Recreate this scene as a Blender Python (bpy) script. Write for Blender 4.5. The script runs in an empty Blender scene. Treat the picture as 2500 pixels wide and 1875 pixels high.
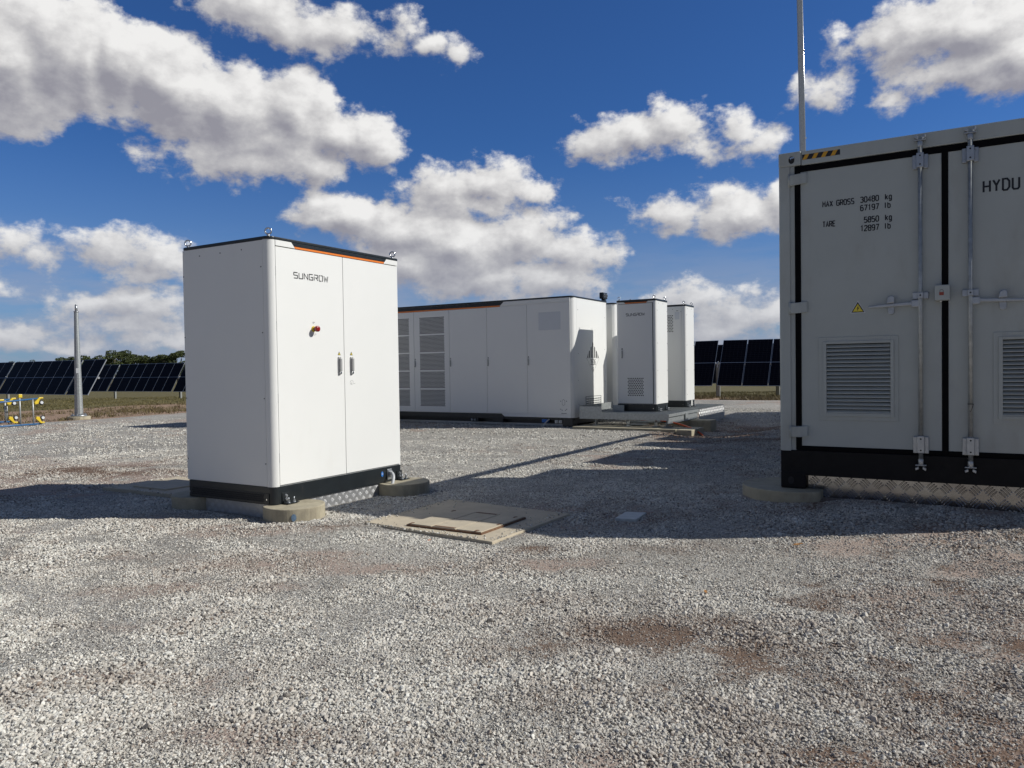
import bpy, bmesh, math, random
import numpy as np
from mathutils import Vector, Matrix, Quaternion
random.seed(7)
rng = np.random.default_rng(11)
S = bpy.context.scene
COL = S.collection
# ------------------------------------------------------------------ camera
YAW, PITCH, ROLL, CAMH = 0.5380, 0.02154, 0.01445, 1.2261
R0 = Vector((math.cos(YAW), math.sin(YAW), 0)); F0 = Vector((-math.sin(YAW), math.cos(YAW), 0)); Z0 = Vector((0, 0, 1))
W0 = F0*math.cos(PITCH) - Z0*math.sin(PITCH); U0 = F0*math.sin(PITCH) + Z0*math.cos(PITCH)
RT = R0*math.cos(ROLL) - U0*math.sin(ROLL); UP = R0*math.sin(ROLL) + U0*math.cos(ROLL)
cam_d = bpy.data.cameras.new('camera'); cam = bpy.data.objects.new('camera', cam_d); COL.objects.link(cam)
m = Matrix((RT, UP, -W0)).transposed().to_4x4(); m.translation = Vector((0, 0, CAMH)); cam.matrix_world = m
cam_d.sensor_width = 36; cam_d.lens = 1834.25/2500*36; cam_d.clip_end = 6000; cam_d.clip_start = .05
S.camera = cam
# ------------------------------------------------------------------ light
SUN_EL, SUN_AZ = math.radians(36.6), math.atan2(.885, .465)
sund = bpy.data.lights.new('sun', 'SUN'); sund.energy = 4.4; sund.angle = math.radians(.53); sund.color = (1, .978, .915)
sun = bpy.data.objects.new('sun', sund); COL.objects.link(sun)
sdir = Vector((math.sin(SUN_AZ)*math.cos(SUN_EL), math.cos(SUN_AZ)*math.cos(SUN_EL), math.sin(SUN_EL)))
sun.rotation_euler = sdir.to_track_quat('Z', 'Y').to_euler()
S.view_settings.view_transform = 'Standard'; S.view_settings.look = 'None'
S.view_settings.exposure = 0.0; S.view_settings.gamma = 1; S.view_settings.use_curve_mapping = False
S.render.engine = 'CYCLES'
S.cycles.use_denoising = True
S.cycles.max_bounces = 6; S.cycles.diffuse_bounces = 3; S.cycles.glossy_bounces = 3; S.cycles.transparent_max_bounces = 6
# ------------------------------------------------------------------ sky
BLOBS = [(-1.1277,0.3279,0.0969,0.0713),(-1.0706,0.3473,0.0887,0.0662),(-1.0051,0.3485,0.092,0.0613),(-0.9456,0.332,0.0884,0.0631),(-0.8882,0.3154,0.084,0.055),(-0.8164,0.3187,0.0695,0.053),(-0.7596,0.2954,0.0605,0.037),(-0.7156,0.2918,0.0373,0.0373),(-0.8567,0.2626,0.1112,0.0314),(-0.9217,0.2459,0.0575,0.0166),(-0.7778,0.2562,0.0402,0.0214),(-0.8561,0.2893,0.0981,0.0392),(-1.101,0.3688,0.0638,0.0348),(-0.8691,0.4309,0.0585,0.026),(-0.831,0.416,0.0593,0.0296),(-0.786,0.4078,0.0567,0.0254),(-0.7396,0.4111,0.0405,0.0229),(-0.7163,0.4034,0.0305,0.0122),(-0.6684,0.4146,0.0308,0.0191),(-0.6326,0.4005,0.0288,0.0151),(-0.6115,0.3931,0.0151,0.0083),(-0.4002,0.2894,0.0492,0.0301),(-0.3613,0.2927,0.0544,0.0313),(-0.3258,0.3055,0.0371,0.0297),(-0.3028,0.2733,0.0403,0.0134),(-0.2599,0.273,0.0299,0.012),(-0.2401,0.2841,0.0363,0.0224),(-0.2096,0.2758,0.0261,0.0144),(-0.3094,0.1986,0.0592,0.0256),(-0.2634,0.1923,0.0532,0.0292),(-0.2297,0.1877,0.0526,0.0296),(-0.1911,0.1969,0.0292,0.0273),(-0.3416,0.2027,0.0237,0.0081),(-0.2677,0.223,0.0173,0.0067),(-0.6719,0.2358,0.0396,0.0164),(-0.6234,0.2404,0.0515,0.0289),(-0.5623,0.2443,0.0586,0.0304),(-0.5073,0.2321,0.04,0.0207),(-0.5994,0.2191,0.1033,0.022),(-0.779,0.1971,0.0442,0.0301),(-0.744,0.1952,0.0607,0.0351),(-0.6729,0.1791,0.1025,0.041),(-0.6003,0.1615,0.1033,0.0551),(-0.5265,0.1786,0.0759,0.0414),(-0.4595,0.1504,0.055,0.0289),(-0.4169,0.151,0.0247,0.011),(-0.5703,0.1224,0.1172,0.0317),(-0.4906,0.1151,0.0758,0.0248),(-0.6615,0.1407,0.0958,0.0315),(-1.1218,0.1449,0.0379,0.0184),(-1.0916,0.137,0.0211,0.0105),(-1.048,0.1503,0.0252,0.0144),(-1.0174,0.1416,0.0489,0.0196),(-0.9806,0.1382,0.0498,0.0274),(-0.996,0.1185,0.0556,0.0124),(-1.0363,0.1484,0.0181,0.0181),(-1.0356,0.0805,0.0545,0.0157),(-0.9967,0.0847,0.0556,0.021),(-0.9617,0.0784,0.044,0.0226),(-1.0686,0.06,0.0476,0.0119),(-1.0169,0.0582,0.0796,0.0135),(-1.1091,0.0489,0.0464,0.0104),(-0.9728,0.0376,0.0813,0.0125),(-1.0692,0.0352,0.0892,0.0095),(-1.135,0.0384,0.0456,0.0114),(-1.1286,0.0943,0.0126,0.0114),(-0.328,0.0897,0.0378,0.0135),(-0.2988,0.0827,0.0456,0.0228),(-0.253,0.0723,0.0503,0.0225),(-0.2084,0.0619,0.0431,0.0261),(-0.2646,0.0491,0.093,0.0173),(-0.0815,0.3666,0.0434,0.0236),(-0.0524,0.3528,0.0489,0.0269),(-0.0242,0.3613,0.0752,0.0397),(0.0209,0.3519,0.0761,0.0457),(0.0553,0.3218,0.0629,0.0458),(-0.0014,0.3196,0.0593,0.0214),(0.034,0.3149,0.0551,0.0267),(-0.0105,0.3,0.0227,0.0072),(-0.1435,0.3227,0.037,0.0191),(-0.1645,0.3286,0.0154,0.009),(-0.0719,0.3006,0.021,0.0136),(-0.1369,0.3841,0.0102,0.0165),(0.051,0.2884,0.023,0.0069)]
W = bpy.data.worlds.new('World'); S.world = W; W.use_nodes = True
nt = W.node_tree; nt.nodes.clear()
class NT:
    """tiny helper around a node tree"""
    def __init__(s, t): s.t = t; s.L = t.links
    def n(s, typ, **k):
        x = s.t.nodes.new(typ)
        for a, b in k.items(): setattr(x, a, b)
        return x
    def put(s, sock, v):
        if isinstance(v, bpy.types.NodeSocket): s.L.new(v, sock)
        elif v is not None: sock.default_value = v
    def math(s, op, a, b=None, c=None, clamp=False):
        x = s.n('ShaderNodeMath', operation=op); x.use_clamp = clamp
        for i, v in enumerate((a, b, c)): 
            if v is not None: s.put(x.inputs[i], v)
        return x.outputs[0]
    def vm(s, op, a, b=None, c=None, out=0):
        x = s.n('ShaderNodeVectorMath', operation=op)
        for i, v in enumerate((a, b, c)):
            if v is not None: s.put(x.inputs[i], v)
        return x.outputs[out]
    def noise(s, vec, scale, detail=4, rough=.5, out='Fac', dim='3D', w=None):
        x = s.n('ShaderNodeTexNoise'); x.noise_dimensions = dim
        s.put(x.inputs['Vector'], vec); x.inputs['Scale'].default_value = scale
        x.inputs['Detail'].default_value = detail; x.inputs['Roughness'].default_value = rough
        if w is not None: x.inputs['W'].default_value = w
        return x.outputs[out]
    def sstep(s, v, a, b, c=0., d=1., typ='SMOOTHSTEP'):
        x = s.n('ShaderNodeMapRange'); x.interpolation_type = typ; s.put(x.inputs[0], v)
        for i, q in zip((1, 2, 3, 4), (a, b, c, d)): s.put(x.inputs[i], q)
        return x.outputs[0]
    def mix(s, f, a, b, typ='RGBA', blend='MIX'):
        x = s.n('ShaderNodeMix', data_type=typ)
        if typ == 'RGBA': x.blend_type = blend
        i = {'RGBA': (6, 7, 2), 'FLOAT': (2, 3, 0)}[typ]
        s.put(x.inputs[0], f); s.put(x.inputs[i[0]], a); s.put(x.inputs[i[1]], b)
        return x.outputs[i[2]]
def c4(c, k=1.): return (c[0]*k, c[1]*k, c[2]*k, 1)
# cloud density as a function of direction (azimuth, elevation)
g = bpy.data.node_groups.new('cloud_field', 'ShaderNodeTree')
g.interface.new_socket('P', in_out='INPUT', socket_type='NodeSocketVector')
g.interface.new_socket('F', in_out='OUTPUT', socket_type='NodeSocketFloat')
T = NT(g); gi = T.n('NodeGroupInput'); go = T.n('NodeGroupOutput'); P0 = gi.outputs[0]
st = T.vm('MULTIPLY', P0, (1, 1.35, 1))
wc = T.noise(st, 9, 4, .55, 'Color')
warp = T.vm('MULTIPLY', T.vm('SUBTRACT', wc, (.5, .5, .5)), (.085, .050, 0))
P1 = T.vm('ADD', P0, warp)
d = None
for (a, e, ra, re) in BLOBS:
    q = T.vm('MULTIPLY_ADD', P1, (1/ra, 1/re, 0), (-a/ra, -e/re, 0)); l = T.vm('LENGTH', q, out=1); m_ = min(ra, re)
    l = T.math('MULTIPLY_ADD', l, -m_, m_)
    d = l if d is None else T.math('SMOOTH_MAX', d, l, .008)
st2 = T.vm('ADD', st, T.vm('MULTIPLY', T.vm('SUBTRACT', T.noise(st, 40, 3, .6, 'Color'), (.5, .5, .5)), (.020, .020, 0)))
def puffs(scale, smooth):
    v = T.n('ShaderNodeTexVoronoi'); v.voronoi_dimensions = '2D'; v.feature = 'SMOOTH_F1'; v.inputs['Scale'].default_value = scale; v.inputs['Smoothness'].default_value = smooth
    T.put(v.inputs['Vector'], st2); return T.math('SUBTRACT', .42, v.outputs['Distance'])
f1 = T.math('SUBTRACT', T.noise(st, 22, 8, .62), .5)
d = T.math('ADD', d, .0050)
F = T.math('ADD', T.math('MULTIPLY', d, 30.), T.math('MULTIPLY', f1, 1.25))
F = T.math('ADD', F, T.math('MULTIPLY', puffs(19, .6), .60)); F = T.math('ADD', F, T.math('MULTIPLY', puffs(46, .4), .26)); F = T.math('ADD', F, T.math('MULTIPLY', T.math('SUBTRACT', T.noise(T.vm('ADD', st, (5.2, 1.7, 0)), 95, 5, .62), .5), .55))
T.put(go.inputs[0], F)
g.interface.new_socket('D', in_out='OUTPUT', socket_type='NodeSocketFloat'); T.put(go.inputs[1], d)
T = NT(nt)
tc = T.n('ShaderNodeTexCoord'); sp = T.n('ShaderNodeSeparateXYZ'); T.put(sp.inputs[0], tc.outputs['Generated'])
az = T.math('ARCTAN2', sp.outputs[0], sp.outputs[1]); el = T.math('ARCSINE', sp.outputs[2])
cb = T.n('ShaderNodeCombineXYZ'); T.put(cb.inputs[0], az); T.put(cb.inputs[1], el)
def fld(v):
    x = T.n('ShaderNodeGroup'); x.node_tree = g; T.put(x.inputs[0], v); return x.outputs
Fa, Da = fld(cb.outputs[0]); Fb, Db = fld(T.vm('ADD', cb.outputs[0], (.013, .017, 0)))
mask = T.sstep(Fa, -.04, .50)
lit = T.math('ADD', T.math('MULTIPLY', T.math('SUBTRACT', Fa, Fb), .42), .50)
lit = T.math('ADD', lit, T.math('MULTIPLY', T.math('SUBTRACT', Da, Db), 10.0))
lit = T.math('SUBTRACT', lit, T.math('MULTIPLY', T.sstep(Da, .015, .09), .22), clamp=True)
# grey-blue tint added to unseen sky overhead and behind, to neutralise the ambient light
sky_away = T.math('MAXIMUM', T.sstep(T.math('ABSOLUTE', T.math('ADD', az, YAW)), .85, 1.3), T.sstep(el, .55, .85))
sky = T.n('ShaderNodeTexSky'); sky.sky_type = 'NISHITA'; sky.sun_disc = False
sky.sun_elevation = SUN_EL; sky.sun_rotation = SUN_AZ; sky.altitude = 60; sky.air_density = 1.0; sky.dust_density = .35; sky.ozone_density = 3.0
SKYK = 0.06
blue = T.mix(1.0, sky.outputs[0], (.42, .80, 1.38, 1), blend='MULTIPLY')
cr = T.n('ShaderNodeValToRGB'); T.put(cr.inputs[0], lit); cr.color_ramp.interpolation = 'B_SPLINE'
el_ = cr.color_ramp.elements
el_[0].position = 0.0; el_[0].color = (.27, .265, .31, 1); el_[1].position = 1.0; el_[1].color = (.95, .94, .92, 1)
x_ = el_.new(.35); x_.color = (.46, .455, .475, 1); x_ = el_.new(.62); x_.color = (.60, .59, .59, 1)
low = T.sstep(el, .0, .22, 1., 0.)
cloudc = T.mix(T.math('MULTIPLY', low, .42), cr.outputs[0], (.37, .41, .50, 1))
cloudc = T.mix(1.0, cloudc, (1/SKYK, 1/SKYK, 1/SKYK, 1), blend='MULTIPLY')
# thin veil of far cloud close to the horizon
veil = T.math('MULTIPLY', T.sstep(el, .03, .19, 1., 0.), T.sstep(T.noise(T.vm('MULTIPLY', cb.outputs[0], (1, 5, 1)), 6, 6, .6), .30, .60))
veil = T.math('MULTIPLY', veil, .70)
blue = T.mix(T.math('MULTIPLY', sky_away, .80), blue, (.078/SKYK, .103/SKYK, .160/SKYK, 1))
blue = T.mix(T.math('MULTIPLY', T.sstep(el, -.02, .30, 1., 0.), .42), blue, (.26/SKYK, .35/SKYK, .50/SKYK, 1))
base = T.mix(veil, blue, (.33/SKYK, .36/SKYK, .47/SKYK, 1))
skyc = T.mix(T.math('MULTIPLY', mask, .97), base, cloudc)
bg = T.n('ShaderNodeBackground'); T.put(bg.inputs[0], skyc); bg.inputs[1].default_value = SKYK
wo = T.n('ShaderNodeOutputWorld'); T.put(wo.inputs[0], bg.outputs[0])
W.cycles.sampling_method = 'MANUAL'; W.cycles.sample_map_resolution = 512
# ------------------------------------------------------------------ materials
MATS = {}
def newmat(name):
    m = bpy.data.materials.new(name); m.use_nodes = True; t = m.node_tree; b = t.nodes['Principled BSDF']; MATS[name] = m
    return m, NT(t), b
def simple(name, col, rough=.5, metal=0., var=.06, vscale=3., bump=0., bscale=200., dirt=None, spec=None, coat=0):
    m, T, b = newmat(name)
    tc = T.n('ShaderNodeTexCoord').outputs['Object']
    n = T.noise(tc, vscale, 5, .6)
    k = T.sstep(n, .25, .75, 1-var, 1+var, 'LINEAR')
    cc = T.mix(1.0, c4(col), k, blend='MULTIPLY')
    if dirt:
        dn = T.sstep(T.noise(T.vm('MULTIPLY', tc, (1, 1, .35)), dirt[1], 7, .65), dirt[2], dirt[3], 0, dirt[4])
        cc = T.mix(dn, cc, c4(dirt[0]))
    T.put(b.inputs['Base Color'], cc); b.inputs['Metallic'].default_value = metal
    T.put(b.inputs['Roughness'], T.sstep(T.noise(tc, vscale*6, 4, .6), .3, .7, max(.03, rough*.85), min(1, rough*1.15), 'LINEAR'))
    if spec is not None: b.inputs['Specular IOR Level'].default_value = spec
    if coat: b.inputs['Coat Weight'].default_value = coat; b.inputs['Coat Roughness'].default_value = .1
    if bump:
        bp = T.n('ShaderNodeBump'); bp.inputs['Strength'].default_value = bump; bp.inputs['Distance'].default_value = .002
        T.put(bp.inputs['Height'], T.noise(tc, bscale, 3, .5)); T.put(b.inputs['Normal'], bp.outputs[0])
    return m
white = simple('white_powder_coat', (.80, .80, .775), .38, var=.015, vscale=1.3, bump=.10, bscale=420, dirt=((.50, .44, .36), 2.2, .60, .85, .14))
dark = simple('black_powder_coat', (.014, .018, .021), .34, var=.25, vscale=9, bump=.1, bscale=500, dirt=((.16, .14, .12), 7, .60, .8, .35))
orange = simple('orange_trim', (.78, .20, .022), .4, var=.03)
galv = simple('galvanised_steel', (.40, .42, .42), .50, .65, var=.22, vscale=24, bump=.1, bscale=80)
galv2 = simple('zinc_plated_steel', (.42, .44, .46), .38, .75, var=.12, vscale=30)
steel = simple('bright_steel', (.72, .72, .72), .22, 1., var=.05)
alu = simple('aluminium_tread', (.27, .27, .28), .13, 1., var=.10, vscale=7)
alu2 = simple('weathered_tread', (.50, .50, .50), .38, .7, var=.10, vscale=7)
greyp = simple('grey_container_paint', (.405, .435, .425), .42, var=.05, vscale=2.0, bump=.12, bscale=160, dirt=((.24, .215, .18), 2.6, .48, .78, .42))
blackp = simple('black_container_paint', (.0075, .0075, .009), .5, var=.3, vscale=12, bump=.3, bscale=260, dirt=((.09, .08, .07), 9, .62, .85, .30), spec=.18)
rubber = simple('black_rubber_seal', (.004, .004, .005), .7, var=.2, spec=.08)
silver = simple('silver_handle_paint', (.46, .46, .45), .35, .25, var=.05)
ink = simple('black_lettering', (.012, .013, .018), .5, var=.05)
inkg = simple('grey_lettering', (.10, .105, .11), .5, var=.05)
void = simple('dark_opening', (.022, .022, .024), .9, var=.1)
yellow = simple('yellow_plastic', (.70, .50, .03), .4, var=.04)
signy = simple('yellow_sign_film', (.75, .60, .05), .4, var=.04)
tapey = simple('amber_reflective_tape', (.62, .32, .02), .35, var=.05)
red = simple('red_button', (.26, .010, .010), .25, var=.05, coat=.5)
bluep = simple('blue_paint', (.035, .12, .27), .4, var=.1)
bluel = simple('blue_sticker', (.03, .16, .50), .4, var=.05)
paint = simple('faded_blue_spray', (.16, .25, .36), .8, var=.25, vscale=60)
paper = simple('pale_film', (.64, .66, .68), .32, var=.02)
concr = simple('concrete', (.40, .355, .255), .88, var=.16, vscale=9, bump=.7, bscale=90, dirt=((.20, .17, .125), 6, .5, .74, .6))
slabm = simple('pale_concrete_slab', (.50, .43, .32), .86, var=.12, vscale=5, bump=.5, bscale=110, dirt=((.26, .20, .15), 11, .56, .76, .55))
rusty = simple('rusty_edge', (.16, .085, .045), .8, var=.4, vscale=40, bump=.6, bscale=120)
pipeg = simple('grey_conduit', (.50, .51, .52), .4, var=.05)
pipeo = simple('orange_conduit', (.75, .11, .02), .45, var=.08)
tubeg = simple('grey_tube', (.42, .43, .42), .45, .4, var=.1, vscale=20)
tilem = simple('grey_paving_tile', (.54, .56, .54), .7, var=.12, vscale=20, bump=.3)
leafm = simple('dry_leaf', (.42, .20, .06), .7, var=.25, vscale=60)
leafr = simple('orange_scrap', (.70, .20, .05), .6, var=.1)
bark = simple('tree_bark', (.13, .10, .075), .9, var=.25, vscale=3)
frame_m = simple('panel_frame_aluminium', (.55, .56, .58), .38, .9, var=.06, vscale=8)
postm = simple('galvanised_post', (.36, .37, .36), .55, .6, var=.15, vscale=10)
# photovoltaic cells: dark glass with a faint cell grid
pv, T, b = newmat('photovoltaic_glass')
uvn = T.n('ShaderNodeUVMap'); uvn.uv_map = 'UVMap'
sep = T.n('ShaderNodeSeparateXYZ'); T.put(sep.inputs[0], uvn.outputs[0])
def lines(v, n, w):
    f = T.math('FRACT', T.math('MULTIPLY', v, n)); return T.math('LESS_THAN', T.math('MINIMUM', f, T.math('SUBTRACT', 1, f)), w)
gx = lines(sep.outputs[0], 6, .022); gy = lines(sep.outputs[1], 24, .04); bb = lines(sep.outputs[0], 60, .06)
grid = T.math('MAXIMUM', gx, gy)
cn = T.noise(T.n('ShaderNodeTexCoord').outputs['Object'], 3, 3)
cbase = T.mix(cn, (.0022, .003, .008, 1), (.004, .005, .012, 1))
cbase = T.mix(T.math('MULTIPLY', bb, .18), cbase, (.09, .10, .13, 1))
cbase = T.mix(T.math('MULTIPLY', grid, .30), cbase, (.12, .12, .13, 1))
T.put(b.inputs['Base Color'], cbase); b.inputs['Roughness'].default_value = .30; b.inputs['Specular IOR Level'].default_value = .03
# foliage
def foliage(name, c1, c2):
    m, T, b = newmat(name)
    gr = T.n('ShaderNodeNewGeometry'); n = T.noise(gr.outputs['Position'], .9, 3)
    r = T.math('ADD', T.math('MULTIPLY', gr.outputs['Random Per Island'], .55), T.math('MULTIPLY', n, .6), clamp=True)
    T.put(b.inputs['Base Color'], T.mix(r, c4(c1), c4(c2))); b.inputs['Roughness'].default_value = .6
    b.inputs['Specular IOR Level'].default_value = .3
    return m
fol = foliage('eucalypt_foliage', (.022, .034, .012), (.082, .100, .030))
folfar = foliage('far_foliage', (.04, .05, .035), (.085, .095, .06))
grassm = foliage('grass_blades', (.045, .052, .014), (.24, .195, .085))
weedm = foliage('dry_weed', (.05, .042, .018), (.22, .17, .08))
# ------------------------------------------------------------------ terrain function (numpy) shared by ground and stones
_lat = rng.random((256, 256))
def vnoise(x, y, s, o=0):
    x = np.asarray(x)*s + 57.3*o + 1000; y = np.asarray(y)*s + 31.7*o + 1000
    xi = np.floor(x).astype(int); yi = np.floor(y).astype(int); fx = x-xi; fy = y-yi
    fx = fx*fx*(3-2*fx); fy = fy*fy*(3-2*fy)
    g = lambda a, b: _lat[a % 256, b % 256]
    return (g(xi, yi)*(1-fx)+g(xi+1, yi)*fx)*(1-fy) + (g(xi, yi+1)*(1-fx)+g(xi+1, yi+1)*fx)*fy
def fbm(x, y, s, o=0, n=4):
    r = 0; a = .5
    for i in range(n): r = r + a*vnoise(x, y, s*2**i, o+i*3); a *= .5
    return r/(1-.5**n)
def ss(v, a, b):
    t = np.clip((v-a)/(b-a), 0, 1); return t*t*(3-2*t)
# patches of trodden-in dirt: x, y, rx, ry, kind (0 pinkish dust, 1 brown earth), weight
DIRT = [(.1, 2.6, .5, .2, 1, .6), (.5, 3.0, .5, .2, 1, .6), (-.6, 3.6, .5, .15, 1, .55), (-1.5, 2.9, .4, .15, 1, .5), (-1.25, 2.5, .35, .12, 1, .45), (-.15, 2.2, .4, .12, 1, .6), (.4, 4.2, .7, .2, 1, .5), (-1.6, 4.9, .6, .15, 1, .5), (-3.4, 2.3, .5, .12, 0, .7), (-3.9, 2.6, .5, .12, 0, .6), (-4.4, 3.2, .6, .15, 0, .6), (-2.9, 3.6, .5, .12, 0, .7), (-1.15, 3.25, .42, .26, 1, .95), (-.72, 3.12, .34, .22, 1, .7), (-1.75, 3.45, .5, .18, 1, .45), (-.25, 3.0, .4, .22, 1, .6), (-.35, 2.55, .5, .25, 1, .5),
        (-.9, 2.15, .35, .2, 0, .9), (-.1, 3.75, .5, .25, 1, .45), (-3.75, 3.25, .55, .22, 0, .9), (-3.3, 2.95, .35, .15, 0, .6), (-2.75, 1.75, .45, .14, 0, .95),
        (-3.1, 1.62, .3, .12, 0, .7), (-1.95, 1.8, .45, .16, 0, .8), (-1.45, 1.75, .25, .12, 0, .7), (-2.4, 2.2, .35, .12, 0, .5), (-9.3, 5.45, 1.0, .55, 1, .9), (-10.3, 5.4, 1.1, .5, 0, .9),
        (-8.3, 5.9, .8, .4, 0, .6), (-7.6, 6.4, .6, .3, 1, .5), (-4.9, 3.9, .55, .22, 0, .9), (-5.6, 3.9, .5, .2, 0, .6), (-2.33, 4.42, .18, .1, 1, .9), (-2.2, 4.1, .5, .2, 0, .9),
        (-1.9, 4.4, .5, .25, 0, .5), (-.1, 5.7, .9, .35, 0, .9), (-.7, 5.9, .6, .2, 1, .5), (-.2, 4.9, .7, .4, 0, .5), (-1.2, 6.3, .4, .2, 1, .7), (-1.9, 5.9, .5, .2, 1, .5), (-3.7, 13.1, .9, .5, 1, .95), (-3.2, 12.2, 1.2, .4, 1, .8),
        (-2.6, 11.0, 1.0, .3, 1, .55), (-3.4, 15.6, 1.1, 1.3, 1, .95), (-4.4, 13.4, .5, .7, 1, .9), (-4.25, 4.3, .25, .12, 1, .6), (-6.9, 2.6, .7, .3, 0, .4), (-4.8, 2.4, .5, .2, 0, .45), (-.6, 2.85, .8, .3, 1, .35), (.3, 3.6, .6, .4, 1, .4)]
def dirt(x, y):
    d0 = np.zeros_like(x); d1 = np.zeros_like(x)
    wx = x + .5*(fbm(x, y, 1.6, 1)-.5); wy = y + .4*(fbm(x, y, 1.6, 5)-.5)
    for (cx, cy, rx, ry, k, w) in DIRT:
        # patches lie roughly across the view
        ex, ey = wx-cx, wy-cy; a = ex*R0.x+ey*R0.y; b_ = -ex*R0.y+ey*R0.x
        v = w*np.exp(-((a/(rx*1.45))**2+(b_/(ry*1.35))**2)*1.0)
        if k: d1 = np.maximum(d1, v)
        else: d0 = np.maximum(d0, v)
    n = fbm(x, y, 2.2, 9, 5); n2 = fbm(x, y, .7, 13, 4)
    hfn = fbm(x, y, 9, 33, 3)
    d0 = np.clip((d0*(.30+1.3*n) + ss(n2, .46, .70)*ss(n, .40, .62)*.75)*(.45+1.1*hfn), 0, 1); d1 = np.clip(d1*(.15+1.3*n)*(.4+1.2*hfn), 0, 1)
    m = fbm(x, y, 5.5, 51, 4)
    right = ss(R0.x*x+R0.y*y, -.6, 1.0)*ss(x*F0.x+y*F0.y, 6.5, 4.5)
    d1 = np.maximum(d1, .66*right*ss(m, .42, .66)*ss(n2, .30, .54)*(.5+.9*fbm(x, y, 16, 71, 3))); d0 = np.maximum(d0, .75*(1-right)*ss(m, .46, .64)*ss(n2, .36, .58))
    return d0, d1
def padmask(x, y):
    e = .5*(fbm(x, y, .5, 21)-.5)
    return ss(x+20.2+e, -.12, .12)*ss(26.2-y+e, -.12, .12)
def hz(x, y):
    x = np.asarray(x, float); y = np.asarray(y, float)
    dx = np.maximum(0, -20.25-x); dy = np.maximum(0, y-26.3); d = np.hypot(dx, dy)
    z = -.30*(1-np.exp(-d/5)) - .9*(1-np.exp(-np.maximum(d-5, 0)/45))
    z = z + .105*np.exp(-(((x+.5)/1.9)**2+((y-6.95)/1.05)**2)**1.6)
    z = z - .13*np.exp(-(((x+3.9)/.9)**2+((y-15.9)/2.1)**2)**2)
    z = z - .05*np.exp(-(((x+3.9)/.7)**2+((y-13.2)/.6)**2)**2)
    z = z + .020*(fbm(x, y, .9, 61, 3)-.5)*np.exp(-(np.hypot(x, y)/6)**2)
    near = np.exp(-(np.hypot(x, y)/14)**2)
    z = z + (.026*(fbm(x, y, 1.3, 2, 4)-.5) + .014*(fbm(x, y, 4.5, 8, 3)-.5))*(.35+.65*near)
    z = z + .09*(fbm(x, y, .25, 4, 3)-.5)*np.clip(d/6, 0, 1)*1.5
    far = np.hypot(x, y)
    return z
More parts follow.
